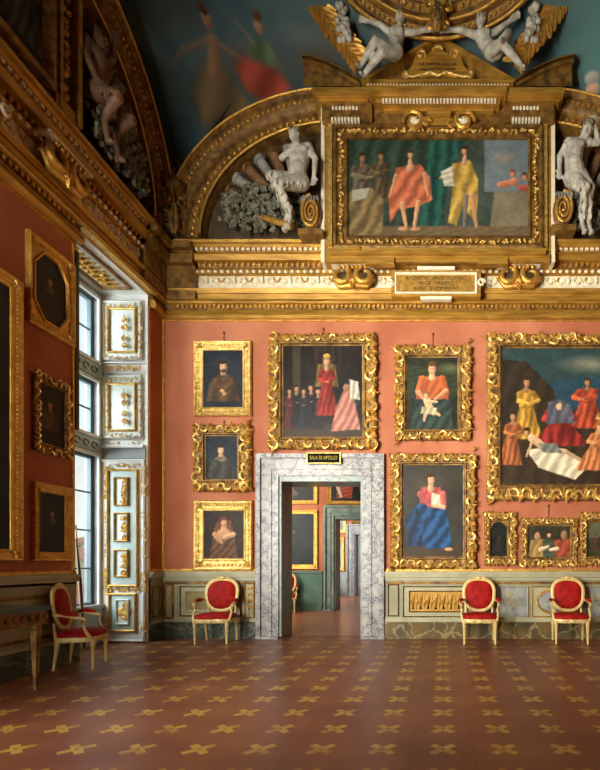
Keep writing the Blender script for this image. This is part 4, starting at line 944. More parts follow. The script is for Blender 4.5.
def p_landscape(w, h):
    i = new(w, h, (60, 66, 44)); i.poly([(0, 0), (w, 0), (w, h*.4), (0, h*.5)], (96, 104, 80)); i.robed(w*.5, h*.4, h*.45, w*.35, (92, 62, 40), (170, 120, 86), HB); return i
def p_dark(w, h, sk=(150, 108, 78), c=(26, 24, 24)):
    i = new(w, h, (24, 22, 20)); i.bust(w*.52, h*.34, w*.12, sk, (24, 18, 14), c, -.2, collar=(96, 86, 70)); return i
def p_darkwoman(w, h):
    i = new(w, h, (26, 18, 16)); i.bust(w*.45, h*.32, w*.13, (160, 96, 70), (48, 28, 20), (92, 34, 28), .2); return i
def p_big_dark(w, h): return new(w, h, (22, 32, 38)).tone(30, 8)
def p_night(w, h):
    i = new(w, h, (24, 34, 44)); i.limb(w*.42, h*.25, w*.46, h*.5, w*.07, w*.1, (92, 84, 72)); i.limb(w*.46, h*.5, w*.4, h*.85, w*.08, w*.05, (78, 72, 62)); i.blob(w*.42, h*.18, w*.06, h*.035, (96, 86, 72)); i.limb(w*.4, h*.3, w*.6, h*.36, w*.04, w*.03, (88, 80, 68)); return i
def p_small_red(w, h):
    i = new(w, h, (36, 38, 38)); i.poly([(w*.1, h*.3), (w*.3, h*.05), (w*.5, h*.2), (w*.45, h*.9), (w*.12, h*.9)], (176, 66, 46), .2); i.limb(w*.12, h*.4, w*.22, h*.85, 3, 2, (200, 190, 170)); i.blob(w*.72, h*.5, w*.12, h*.3, (92, 72, 60)); return i
def p_pale(w, h): return new(w, h, (136, 158, 166)).tone(8, 12)
pic_back('small portrait of a bearded friar in brown, plain beaded gilt frame', (194, 341, 251.5, 416), (203, 350, 242, 406.5), p_friar, style='plain', seed=3, cord=.16, fmat='gold_bright')
pic_back('small portrait of a dark haired youth in carved frame, directly under the friar', (193, 424, 253, 492.5), (205.7, 436, 237, 479), p_youth, seed=4, cord=.05)
pic_back('portrait of a woman with long loose red hair, lowest picture left of the door', (194, 500.5, 252.6, 570.5), (203.5, 511, 243, 558), p_gaze, seed=5, style='plain', fmat='gold_bright')
pic_back('large dark group scene with central red figure, carved frame above the door', (268, 334, 378, 450), (283, 345.5, 362, 436.5), p_assembly, seed=6, cord=.1)
pic_back('seated woman in orange with a small child, above the blue skirted woman', (394, 345, 472, 441), (407, 357.5, 457.5, 429), p_nurse, seed=7, cord=.2)
pic_back('tall painting of seated woman in blue skirt, carved frame right of the door', (389, 453, 477, 569.5), (403.5, 465, 463, 556.5), p_seated, seed=8)
pic_back('largest painting on the back wall, many figures in a rocky landscape', (485.5, 333.5, 640, 502), (502, 348, 624, 484), p_lament, seed=9)
pic_back('small dark arched picture left of the wide three figures picture', (483.8, 511, 517.5, 566), (491, 522, 507, 556), p_arch, seed=10, arched=True)
pic_back('small wide picture of three half length figures above the right dado', (520.5, 517.5, 578, 567.5), (528.5, 526, 570.5, 557), p_trio, seed=11, cord=.2)
pic_back('small olive toned picture at the right edge, under the largest painting', (580, 511, 614, 566), (588, 522, 606, 556), p_landscape, seed=12, arched=True)
# pictures on the left wall
def pic_left(label, y0, y1, z0, z1, hole, paint, **kw):
    return make_picture(label, 'painting', y1-y0, z1-z0, hole, paint, (LW, (y0+y1)/2, (z0+z1)/2), rz=PI/2, **kw)
pic_left('dark portrait in an octagonal opening, topmost beside the window', 5.58, 6.28, 3.95, 4.98, (.11, .14, .12, .14), p_dark, octagon=True, style='plain', fmat='gold', seed=20)
pic_left('dark reddish portrait in carved frame, directly under the octagonal one', 5.66, 6.23, 2.53, 3.46, (.10, .12, .10, .12), p_darkwoman, seed=21)
pic_left('dark portrait of man in black, plain frame, lowest beside the window', 5.66, 6.24, 1.27, 2.18, (.10, .11, .10, .11), p_dark, style='plain', fmat='gold', seed=22)
pic_left('large very dark painting with plain gilt frame at the left edge of the picture', 3.3, 5.49, 1.27, 4.33, (.13, .13, .13, .13), p_big_dark, style='plain', fmat='gold', seed=23)
# pictures in the rooms beyond
pic_back('night picture with pale standing figure, seen through the door on the red wall', (262, 509.7, 317.5, 569), (266, 514, 313.3, 564.5), p_night, d=D2, style='plain', seed=30)
pic_back('dark wide picture high on the second room wall, left of the small red one', (262, 470, 317.5, 504), (266, 474, 313.3, 500), p_dark, d=D2, style='plain', seed=31)
pic_back('picture with red draped figure above the second doorway', (327.3, 470, 380, 504.5), (331.3, 474, 376, 500.5), p_small_red, d=D2, style='plain', seed=32)
pic_back('pale blue picture in yellow gilt frame, upper one seen through the second door', (326, 512, 346, 533), (329, 515, 343, 530), p_pale, d=D3, style='plain', seed=33, fmat='gold_bright')
pic_back('pale blue picture in yellow gilt frame, lower one seen through the second door', (324, 537, 344, 570.5), (327, 540, 341, 567), p_pale, d=D3, style='plain', seed=34, fmat='gold_bright')
pic_back('pale picture in carved gilt frame over the third doorway', (351.5, 500, 375, 523.5), (355, 504, 371, 519), p_pale, d=D3, style='carved', seed=35)
# ---- door sign
ds = thing('door_sign', 'small black and gold sign with yellow lettering over the marble door frame', 'sign', (P(323.5, 458, D-.12).x, D-.12, P(0, 458, D-.12).z))
MB().box(-.285, -.0, -.092, .285, .03, .092).build('sign_rim', 'gold_bright', ds)
MB().box(-.262, -.008, -.074, .262, .01, .074).build('sign_board', 'black', ds)
text('SALA DI APOLLO', (0, -.01, 0), .085, 'yellow_paint', ds, 'sign_lettering', sx=.70)
MB().box(-.2, .03, -.03, .2, .045, .03).build('sign_bracket', 'wood_dark', ds)
# ---- armchairs ------------------------------------------------------------------
def make_chair(label):
    r = thing('armchair', label, 'chair'); W, Dp, SH = .56, .5, .36
    for sx in (-1, 1):
        for sy in (-1, 1):
            m = MB(); m.lathe([(.012, 0), (.02, .01), (.014, .03), (.017, .05), (.026, SH-.09), (.034, SH-.075), (.024, SH-.06), (.033, SH-.04), (.033, SH)], n=10)
            # rear legs are raked a little backwards
            m.v = [(x+sx*(W/2-.05)+sx*.0, y+sy*(Dp/2-.05)+(sy > 0)*.05*(1-z/SH), z) for x, y, z in m.v]
            m.build('leg', 'gilt_white', r, 50)
    m = MB(); k = 24
    def sup(a, w, d, e=.55): return (w*math.copysign(abs(math.cos(a))**e, math.cos(a)), d*math.copysign(abs(math.sin(a))**e, math.sin(a)))
    def loop(w, d, z): return [(*sup(2*PI*i/k, w, d), z) for i in range(k)]
    m.loopframe([loop(W/2-.05, Dp/2-.05, SH-.03), loop(W/2, Dp/2, SH-.03), loop(W/2+.008, Dp/2+.008, SH), loop(W/2, Dp/2, SH+.03), loop(W/2-.05, Dp/2-.05, SH+.03)])
    m.ell((0, -Dp/2-.01, SH), (.05, .012, .028), None, 8, 5)
    for s in (-1, 1): m.leafy((s*.04, -Dp/2-.008, SH), 0 if s > 0 else PI, .09, .015, .01)
    m.build('seat_rail', 'gilt_white', r, 50)
    m = MB(); lv = [loop(W/2-.01, Dp/2-.01, SH+.03), loop(W/2+.004, Dp/2+.004, SH+.055), loop(W/2-.01, Dp/2-.01, SH+.085), loop(W/2-.08, Dp/2-.08, SH+.105), loop(.06, .05, SH+.112)]
    m.loopframe(lv); m.add(lv[-1], [tuple(range(k))]); m.build('seat_cushion', 'velvet', r, 60)
    # back: an upright oval tilted backwards
    bc = Vector((0, Dp/2+.0, .735)); tl = Matrix.Translation(bc) @ Matrix.Rotation(-.16, 4, 'X')
    def ov(w, h, y, e=.8): return [(*[q for q in (sup(2*PI*i/32, w, h, e))],) for i in range(32)]
    def ring(w, h, y, e=.8): return [(sup(2*PI*i/32, w, h, e)[0]*(1+.10*math.sin(2*PI*i/32)), y, sup(2*PI*i/32, w, h, e)[1]) for i in range(32)]
    m = MB(); m.xf = tl
    m.loopframe([ring(.255, .27, .01), ring(.262, .277, -.012), ring(.24, .255, -.028), ring(.215, .23, -.018), ring(.212, .227, .01), ring(.225, .24, .02)], True)
    m.ell((0, -.02, .275), (.05, .02, .028), None, 8, 5)
    for s in (-1, 1):
        m.scroll((s*.07, -.02, .272), .025, 0, .9, .008, s, n=8, sides=5); m.leafy((s*.03, -.02, .268), 0 if s > 0 else PI, .13, .014, .012)
    m.build('back_frame', 'gilt_white', r, 60)
    m = MB(); m.xf = tl; m.ell((0, -.005, 0), (1, 1, 1), None, 4, 4); m = MB(); m.xf = tl
    rows = [ring(.216, .231, .012), ring(.216, .231, -.01), ring(.18, .195, -.032), ring(.1, .11, -.042), ring(.02, .02, -.045)]
    m.loopframe(rows); m.add(rows[-1], [tuple(range(32))]); m.add(rows[0], [tuple(range(32))[::-1]]); m.build('back_cushion', 'velvet', r, 60)
    m = MB()
    for s in (-1, 1): m.tube([(s*.2, Dp/2-.02, SH), (s*.21, Dp/2+.0, .46), (s*.2, Dp/2+.0, .56)], [.024, .02, .018], 8)
    m.build('back_support', 'gilt_white', r, 60)
    for s in (-1, 1):
        m = MB(); m.tube([(s*.235, Dp/2-.0, .66), (s*.27, .12, .655), (s*.29, .0, .63), (s*.29, -.1, .615), (s*.28, -.125, .60)], [.016, .018, .018, .02, .022], 8)
        m.tube([(s*.28, -.125, .60), (s*.265, -.10, .54), (s*.275, -.13, .47), (s*.262, -.17, .40), (s*.255, -.18, SH)], [.022, .017, .018, .022, .024], 8)
        ar = m.build('armrest', 'gilt_white', r, 60)
        m = MB(); m.tube([(s*.262, .15, .672), (s*.285, .05, .668), (s*.29, -.05, .655)], [.018, .03, .016], 8); m.build('arm_pad', 'velvet', ar, 60)
    return r
ch = make_chair('red velvet armchair with pale gilt legs on the back wall, left of the marble door'); ch['group'] = 'gilt armchairs along the walls'
def place(o, px, py, d, rz):
    o.location = (px_x(px, d), d, 0); o.rotation_euler = (0, 0, rz)
ch.scale = (1.03, 1, 1); place(ch, 216, 0, 7.86, .06)
for (px, d, rz, lab) in ((479.5, 7.86, -.04, 'red velvet gilt armchair under the tall painting, first one right of the marble door'),
                         (570, 7.86, -.10, 'red velvet gilt armchair at the far right end of the back wall'),
                         (285, 12.6, .25, 'red backed armchair in the second room, half hidden by the door jamb'),
                         (328.5, 18.4, .25, 'distant red chair in the third room, seen through both doorways')):
    c = copy_tree(ch); c['label'] = lab; place(c, px, 0, d, rz)
c = copy_tree(ch); c['label'] = 'red velvet armchair in shadow by left wall, between window and console table'
c.location = (-4.35, 6.04, 0); c.rotation_euler = (0, 0, math.radians(106)); c.scale = (.9, .88, .98)
# ---- console table --------------------------------------------------------------
tb = thing('console_table', 'carved gilt console table with dark marble top against the left wall', 'table', (LW+.38, 4.0, 0))
TX, TY, TH = .34, .98, .83
m = MB(); m.box(-TX-.02, -TY-.02, TH-.035, TX+.03, TY+.03, TH); m.box(-TX, -TY, TH-.05, TX+.01, TY+.01, TH-.035); m.build('table_top', 'table_top', tb)
m = MB(); m.box(-TX+.02, -TY+.02, TH-.17, TX-.0, TY-.0, TH-.05)
for k in range(22): m.ell((TX+.003, -TY+.1+k*.088, TH-.11), (.014, .028, .032), None, 6, 5)
for k in range(8): m.ell((-TX+.08+k*.08, TY+.003, TH-.11), (.026, .012, .032), None, 6, 5)
m.box(-TX+.02, -TY+.02, TH-.185, TX+.012, TY+.012, TH-.17); m.box(-TX+.02, -TY+.02, TH-.062, TX+.012, TY+.012, TH-.05)
m.build('apron', 'gold_old', tb)
for sx in (-1, 1):
    for sy in (-1, 1):
        m = MB(); prof = [(.016, 0), (.024, .03), (.018, .05), (.02, .06), (.044, TH-.26), (.05, TH-.25), (.036, TH-.235), (.05, TH-.22), (.05, TH-.17)]
        m.lathe(prof, n=4); m.v = [(x*.7071-y*.7071, x*.7071+y*.7071, z) for x, y, z in m.v]
        for k in range(7): m.ell((.03+.0, 0, .2+k*.055), (.006, .008, .02), None, 5, 4)
        m.v = [(x+sx*(TX-.06), y+sy*(TY-.06), z) for x, y, z in m.v]; m.build('leg', 'gold_old', tb, 30)
# ---- arches over the lunettes ---------------------------------------------------
def arch_pts(u, n=30, a0=0.0, a1=PI):
    """u: 0 inner .. 1 outer"""
    A = AI+(AO-AI)*u; B = BI+(BO-BI)*u
    return [(A*math.cos(a), B*math.sin(a)) for a in np.linspace(a0, a1, n)]
APROF = [(0, 0), (0, .16), (.06, .24), (.12, .2), (.16, .14), (.42, .15), (.46, .21), (.52, .23), (.56, .2), (.6, .22), (.84, .24), (.88, .30), (.96, .33), (1.0, .30), (1.02, 0)]
def lunette(name_label, lab, cat, place_fn, a_from, a_to, xr, mat='gold_old'):
    """xr: function giving world point from (along, up, projection)"""
    r = thing('lunette_arch', lab, cat, (0, 0, 0), 0, 'gilt arches of the vault')
    m = MB(); rows = []
    N = 40; angs = np.linspace(a_from, a_to, N)
    for a in angs: rows.append([place_fn((AI+(AO-AI)*u)*math.cos(a), (BI+(BO-BI)*u)*math.sin(a), p) for u, p in APROF])
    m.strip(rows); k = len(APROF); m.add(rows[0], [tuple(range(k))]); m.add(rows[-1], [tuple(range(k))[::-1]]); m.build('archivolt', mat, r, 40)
    g = MB()
    for u, p, step, s in ((.29, .15, .11, .036), (.72, .235, .09, .03)):
        a = a_from
        while a < a_to:
            A = AI+(AO-AI)*u; B = BI+(BO-BI)*u
            g.ell(place_fn(A*math.cos(a), B*math.sin(a), p), (s, s, s), None, 6, 4); a += step/math.hypot(A*math.sin(a), B*math.cos(a))
    g.build('bead_enrichment', 'gold', r)
    for u, p in ((.04, .235), (.92, .325)):
        g = MB(); g.tube([place_fn((AI+(AO-AI)*u)*math.cos(a), (BI+(BO-BI)*u)*math.sin(a), p) for a in angs], .022, 6); g.build('gilt_fillet', 'gold', r)
    return r
f_b = lambda u, v, p: Vector((AC+u, D-p, ZS+v)); f_r = lambda u, v, p: Vector((2*AXIS-AC-u, D-p, ZS+v))
ka = LI/AI
f_l = lambda u, v, p: Vector((LW+p, LC-u*(LO/AO), ZS+v)); f_rr = lambda u, v, p: Vector((RW-p, LC-u*(LO/AO), ZS+v))
lunette('', 'gilt beaded arch over the faun figure left of the pediment', 'arch', f_b, math.acos(-.12), PI-.02, None)
lunette('', 'gilt beaded arch over the faun figure right of the pediment', 'arch', f_r, math.acos(-.12), PI-.02, None)
lunette('', 'dark gilt arch on the left wall above the window', 'arch', f_l, math.acos(.1), PI-.02, None)
def field(place_fn, name):
    m = MB(); rows = [[place_fn(u*AI*1.02*math.cos(a), BI*1.02*u*math.sin(a), .012) for a in np.linspace(PI*.42, PI, 24)] for u in (0.02, .25, .5, .75, 1)]
    m.strip(rows); return m
w_ = MB()
field(f_b, ''); 
struct(field(f_b, ''), 'trim_4', 'umber'); struct(field(f_r, ''), 'trim_4', 'umber'); struct(field(f_l, ''), 'trim_4', 'umber')
# corner piers with capital ornament between the arches
for s_, px_ in ((1, LW), (-1, RW)):
    r = thing('corner_pier', 'ornamented corner pier between the arches, %s corner of the room' % ('left' if s_ > 0 else 'right'), 'pier', (px_, D, 6.5))
    m = MB(); q = [(0, 0), (.52, 0), (.34, -.34), (0, -.5)]
    m.add([(s_*x, y, 0) for x, y in q]+[(s_*x*.7, y*.7, 1.05) for x, y in q], [(0, 1, 5, 4), (1, 2, 6, 5), (2, 3, 7, 6), (3, 0, 4, 7), (0, 3, 2, 1), (4, 5, 6, 7)]); m.build('shaft', 'umber', r, 0)
    m = MB(); m.xf = Matrix.Translation((s_*.38, -.36, .0)) @ Matrix.Rotation(s_*.75, 4, 'Z')
    for z in (.12, .35): m.ell((0, .05, z), (.17, .05, .05), None, 8, 5)
    for k in (-1, 1):
        m.scroll((k*.1, 0, .55), .08, PI/2, 1, .02, -k); m.scroll((k*.1, .05, .25), .06, 0, 1, .018, k); m.leafy((k*.03, 0, .65), PI/2-k*.5, .3, .07, .05)
    m.leafy((0, 0, .0), PI/2, .5, .1, .05); m.ell((0, .0, .82), (.1, .06, .12), None, 8, 6); m.build('capital_scrolls', 'gold_old', r)
    m = MB(); m.xf = Matrix.Translation((s_*.30, -.30, 1.0)) @ Matrix.Rotation(s_*.75, 4, 'Z')
    for k in range(7): m.leafy((0, 0, 0), PI*(.08+.14*k), .24, .05, .05)
    m.ell((0, -.02, .02), (.07, .05, .06), None, 8, 5); m.scroll((0, 0, .08), .19, -PI/2, 1.0, .022, 1, 1.0, 20); m.build('shell_crest', 'gold_old', r)
# ---- attic with pediment over the centre of the back wall ------------------------
at = thing('attic_aedicule', 'gilded frame with triangular pediment and wide painted scene above the back cornice', 'pediment', (AXIS, D, 6.5))
def A_(mb, name, mat, sm=35, par=None):
    mb.v = [(x-AXIS, y-D, z-6.5) for x, y, z in mb.v]; return mb.build(name, mat, par or at, sm)
dA = D-.32
m = MB(); m.pbox(324, 120, 552, 262, dA, D); A_(m, 'back_plate', 'gold_flat')
for x0, x1 in ((321, 324.5), (551.5, 555)): m = MB(); m.pbox(x0, 100, x1, 262, dA-.02, D); A_(m, 'white_edge_strip', 'cream')
m = MB(); m.pbox(326, 254, 550, 262, dA-.05, dA); m.pbox(330, 248, 546, 254, dA-.10, dA); m.pbox(345, 246.5, 360, 250, dA-.12, dA); m.pbox(366, 257, 394, 264, dA-.1, dA); m.pbox(478, 257, 508, 264, dA-.1, dA); A_(m, 'base_moulding', 'gold_flat')
for x0 in (328, 543.5): m = MB(); m.pbox(x0, 122, x0+4, 246, dA-.05, dA); A_(m, 'side_fillet', 'gold_bright')
# frame of the scene
def pl(x0, y0, x1, y1, d): a = P(x0, y1, d); b = P(x1, y0, d); return [(a.x, d, a.z), (b.x, d, a.z), (b.x, d, b.z), (a.x, d, b.z)]
m = MB(); m.loopframe([pl(333, 124, 543.5, 248, dA), pl(333, 124, 543.5, 248, dA-.08), pl(335.5, 126.5, 541, 245.5, dA-.1), pl(338, 129, 538.5, 243, dA-.05), pl(344.5, 136, 532, 238.5, dA-.05), pl(346.5, 138, 530, 236.8, dA-.09), pl(348.5, 140, 528, 235.5, dA-.05), pl(348.5, 140, 528, 235.5, dA)])
fr_ = A_(m, 'scene_frame', 'gold_old')
m = MB(); random.seed(5)
def leafrow(mb, x0, y0, x1, y1, d, n, s, fl=1):
    for i in range(n):
        t_ = (i+.5)/n; c = P(x0+(x1-x0)*t_, y0+(y1-y0)*t_, d); mb.leafy(c, random.uniform(0, 6.3), s*1.3, s*.5, .03)
        mb.ell(c+Vector((random.uniform(-.01, .01), -.01, random.uniform(-.01, .01))), (s*.45, .02, s*.35), None, 6, 4)
for (x0, y0, x1, y1, n) in ((341, 131, 536, 131, 44), (341, 242, 536, 242, 44), (341, 134, 341, 239, 26), (535.5, 134, 535.5, 239, 26)): leafrow(m, x0, y0, x1, y1, dA-.07, n, .05)
A_(m, 'leaf_garland', 'gold_bright', 60)
def p_scene():
    i = Img((348, 140, 528, 236), 1.6, (62, 78, 70)); i.tone(20, 8)
    i.poly([(348, 140), (470, 140), (440, 170), (446, 236), (348, 236)], (44, 66, 56), .2, .2, .35)
    i.poly([(430, 140), (466, 140), (452, 165), (438, 236), (418, 236)], (30, 82, 74), .22, .1, .5)
    i.poly([(484, 140), (528, 140), (528, 192), (484, 192)], (104, 124, 138)); i.blob(505, 158, 16, 8, (136, 132, 126), soft=.9)
    i.poly([(494, 192), (528, 192), (528, 236), (488, 236)], (124, 116, 94)); i.poly([(348, 226), (528, 226), (528, 236), (348, 236)], (110, 92, 66), .05)
    i.robed(362, 158, 52, 24, (92, 82, 66), (150, 110, 78), HB, turn=.5); i.robed(381, 156, 46, 18, (84, 70, 48), (150, 106, 72), HB, turn=-.4)
    i.poly([(350, 192), (372, 188), (384, 200), (382, 234), (350, 236)], (120, 102, 66), .2, .5, .5); i.poly([(352, 190), (370, 188), (366, 198), (352, 202)], (170, 172, 160))
    i.poly([(396, 168), (420, 164), (430, 178), (432, 200), (420, 206), (398, 210), (390, 224), (388, 196)], (196, 100, 66), .18, .6, .5)
    i.limb(402, 204, 406, 226, 2.8, 1.9, (196, 140, 104)); i.limb(418, 202, 414, 226, 2.8, 1.9, (204, 146, 108)); i.limb(424, 174, 428, 196, 2.4, 1.6, (198, 142, 104)); i.limb(396, 176, 390, 196, 2.4, 1.6, (190, 132, 96)); i.limb(410, 160, 410, 168, 2, 4, (200, 146, 108))
    i.head(410, 155, 4.2, (200, 148, 112), (64, 44, 28), .4); i.blob(403, 229, 6, 2, (186, 130, 96)); i.blob(415, 229, 6, 2, (186, 130, 96))
    i.poly([(452, 164), (470, 160), (478, 180), (476, 224), (462, 206), (456, 226), (448, 222), (452, 190)], (186, 150, 62), .2, .3, .5)
    i.limb(466, 196, 464, 226, 2.8, 1.8, (116, 104, 96)); i.limb(472, 196, 476, 226, 2.8, 1.8, (180, 126, 90)); i.limb(454, 168, 440, 178, 2, 1.4, (196, 142, 104)); i.limb(465, 156, 464, 163, 1.8, 3, (196, 142, 104)); i.head(464, 151, 4.2, (196, 142, 104), (56, 40, 26), -.5)
    i.poly([(440, 172), (452, 166), (454, 186), (444, 186)], (196, 196, 180), .1)
    i.limb(500, 185, 514, 182, 3.5, 4, (190, 112, 84)); i.head(512, 174, 4, (192, 128, 96), (120, 70, 40)); i.head(524, 177, 4, (186, 126, 96), (92, 60, 38)); i.limb(520, 188, 530, 188, 3.5, 4, (176, 78, 60)); return i
im = p_scene().age(.95, .8); dd_ = dA-.04; UU = np.linspace(348, 528.5, im.w)[None, :]; VV = np.linspace(139.8, 235.8, im.h)[:, None]
pos = np.zeros((im.h, im.w, 3)); pos[..., 0] = (UU-VX)*dd_/F-AXIS; pos[..., 1] = dd_-D; pos[..., 2] = EYE+(VY-VV)*dd_/F-6.5
painted_grid('painted_scene', im, pos, 'fresco', at)
# upper entablature of the attic
m = MB(); d1 = dA-.10
m.pbox(322, 100, 372, 121, d1, D); A_(m, 'side_block', 'gold_old'); m = MB(); m.pbox(504, 100, 554, 121, d1, D); A_(m, 'side_block', 'gold_old')
for x0, x1 in ((312, 372), (504, 564)): m = MB(); m.pbox(x0, 87, x1, 93, d1-.14, D); m.pbox(x0+4, 93, x1-4, 97, d1-.08, D); m.pbox(x0+7, 97, x1-4, 101, d1-.04, D); A_(m, 'side_cornice', 'gold_flat')
m = MB(); m.pbox(372, 104, 504, 127, dA-.03, D); A_(m, 'centre_field', 'gold_old')
m = MB(); m.pbox(369, 85.5, 507, 91, d1-.2, D); m.pbox(373, 91, 503, 96, d1-.13, D); m.pbox(376, 96, 500, 103, d1-.08, D); m.pbox(384, 107, 494, 111, dA-.08, D); A_(m, 'centre_cornice', 'gold_flat')
m = MB()
for k in range(34): m.pbox(382+k*3.4, 98, 384+k*3.4, 101.5, d1-.11, d1-.07)
for x0 in (331, 512):
    for k in range(9): m.pbox(x0+k*3.3, 117, x0+2+k*3.3, 121, d1-.03, d1+.02)
    for k in range(8): m.ell(P(x0+2+k*3.4, 108, d1-.01), (.024, .02, .035), None, 6, 4)
for k in range(40): m.ell(P(374+k*3.3, 93.5, d1-.14), (.016, .016, .02), None, 5, 4)
A_(m, 'dentils_and_eggs', 'cream')
for cx_, h in ((414, 1), (464, -1)):
    m = MB(); m.scroll(P(cx_, 121, dA-.12), .17, PI if h > 0 else 0, 1.5, .035, -h, .15, 24, 7); m.scroll(P(cx_+h*13, 122, dA-.12), .07, 0, 1, .03, h, .3, 10, 6)
    vol = A_(m, 'volute', 'gold')
    m = MB()
    for a_ in (.6, 1.2, 1.8, 2.4): m.leafy(P(cx_, 124, dA-.13), a_, .12, .035, .03)
    A_(m, 'volute_leaves', 'cream', 60)
m = MB(); m.pbox(429, 112, 449, 127, dA-.09, dA); m.pbox(427, 111, 451, 114, dA-.12, dA); A_(m, 'keystone_block', 'gold_flat')
# pediment
d2 = d1-.12
def tri(i, top): return [(364+i*2.1, 79.5), (512-i*2.1+0, 79.5), (438, top)]
m = MB(); a_, b_, c_ = P(372, 79, d2+.15), P(504, 79, d2+.15), P(438, 42, d2+.15)
m.prism([(a_.x, a_.z), (b_.x, b_.z), (c_.x, c_.z)], d2+.15, D); A_(m, 'tympanum', 'gold_old')
m = MB()
for (w0, w1_, dep) in ((0, 3.4, .0), (3.4, 5.6, .05), (5.6, 8.4, .09)):
    for s in (-1, 1):
        def q(x, y): v = P(x, y, d2+dep); return (v.x, v.z)
        e0 = 438+s*(78-w0*2); e1 = 438+s*(78-w1_*2)
        pol = [q(438, 34+w0), q(e0, 79.5), q(e1, 79.5), q(438, 34+w1_)]
        m.prism(pol if s > 0 else pol[::-1], d2+dep, D)
m.pbox(362, 79, 514, 82, d2, D); m.pbox(366, 82, 510, 86, d2+.05, D); A_(m, 'raking_cornice', 'gold_flat', 20)
m = MB()
for s in (-1, 1):
    for k in range(15): t_ = (k+.5)/15; m.ell(P(438+s*(8+t_*50), 44+t_*30.5, d2+.1), (.025, .02, .02), None, 6, 4)
for k in range(44): m.ell(P(368+k*3.25, 84, d2+.04), (.018, .018, .022), None, 6, 4)
A_(m, 'pediment_beads', 'cream')
for s in (-1, 1):                                                  # curved broken pieces beside the pediment
    m = MB(); rows = []
    for t_ in np.linspace(0, 1, 12):
        x = 438+s*(78+t_*58); y = 78-27*math.sin(t_*1.35)+2*t_
        rows.append([P(x, y+dy, d2+dp) for dy, dp in ((8, .05), (6, .05), (4.5, .02), (3.4, .06), (1.5, -.02), (0, -.02), (0, .5))])
    m.strip(rows); k = len(rows[0]); m.add(rows[-1], [tuple(range(k))]); m.add([p for p in rows[-1]]+[Vector((p.x, D, p.z)) for p in rows[-1]], [(i, i+1, k+i+1, k+i) for i in range(k-1)])
    for r0, r1 in zip(rows[:-1], rows[1:]): m.add([r0[0], r1[0], Vector((r1[0].x, D-.05, r1[0].z)), Vector((r0[0].x, D-.05, r0[0].z))], [(0, 1, 2, 3)])
    bb = [P(438+s*(78+t_*56), 86 if j else 85-27*math.sin(t_*1.35), d2+.12) for j in (0, 1) for t_ in np.linspace(0, 1, 8)]
    m.add(bb, [(i, i+1, 8+i+1, 8+i) for i in range(7)])
    A_(m, 'curved_pediment_wing', 'gold_old')
# cartouche in the tympanum
m = MB(); dc = d2+.06
pts = [(404, 76), (412, 66), (415, 56), (420, 50), (426, 55), (438, 47), (450, 55), (456, 50), (461, 56), (464, 66), (472, 76), (455, 77.5), (438, 75), (421, 77.5)]
pw = [(P(x, y, dc).x, P(x, y, dc).z) for x, y in pts]; m.prism(pw, dc, dc+.1); ct = A_(m, 'cartouche', 'gold_flat')
m = MB()
for cx_, cy_, R, h, a0 in ((421, 54, .075, 1, -.5), (455, 54, .075, -1, PI+.5), (406, 74, .06, -1, 0), (470, 74, .06, 1, PI), (438, 52, .09, 1, PI/6)): m.scroll(P(cx_, cy_, dc-.01), R, a0, 1.1 if R < .09 else .4, .02, h, .3 if R < .09 else 1, 14, 6)
m.tube([P(x, y, dc-.01) for x, y in ((404, 75), (412, 77), (421, 75), (430, 72), (438, 76), (446, 72), (455, 75), (464, 77), (472, 75))], .02, 6)
A_(m, 'cartouche_scrolls', 'gold_bright')
for s_, y_ in (('I.X. IVPITER ANCAR', 64.5), ('MAGNITVD IMPER', 69.5)):
    v = P(438, y_, dc-.004); o = text(s_, (v.x-AXIS, v.y-D-.002, v.z-6.5), .068, 'ink', at, 'cartouche_lettering', sx=1.0)
# mask keystone over the apex
r = thing('mask_ornament', 'gilt face mask ornament above the tip of the pediment', 'ornament', tuple(P(438, 17, d2-.36)))
m = MB(); m.ell((0, 0, 0), (.13, .1, .2), None, 12, 9); m.ell((0, -.09, -.02), (.025, .04, .06), None, 6, 5); m.ell((0, -.08, -.11), (.045, .03, .018), None, 6, 4)
for s in (-1, 1): m.ell((s*.05, -.085, .05), (.03, .02, .018), None, 6, 4); m.ell((s*.07, -.06, -.03), (.03, .03, .04), None, 6, 4)
m.build('face', 'gold_old', r, 60)
m = MB()
for s in (-1, 1): m.scroll((s*.13, 0, .16), .08, PI/2, 1.1, .025, -s); m.scroll((s*.11, 0, -.12), .06, 0, 1, .02, s); m.leafy((s*.05, -.05, .12), PI/2-s*.5, .2, .05, .04)
m.leafy((0, -.05, -.15), -PI/2, .14, .05, .04); m.tube([(0, 0, .1), (0, .5, .35)], [.06, .05], 6); m.build('face_scrolls', 'gold', r, 60)
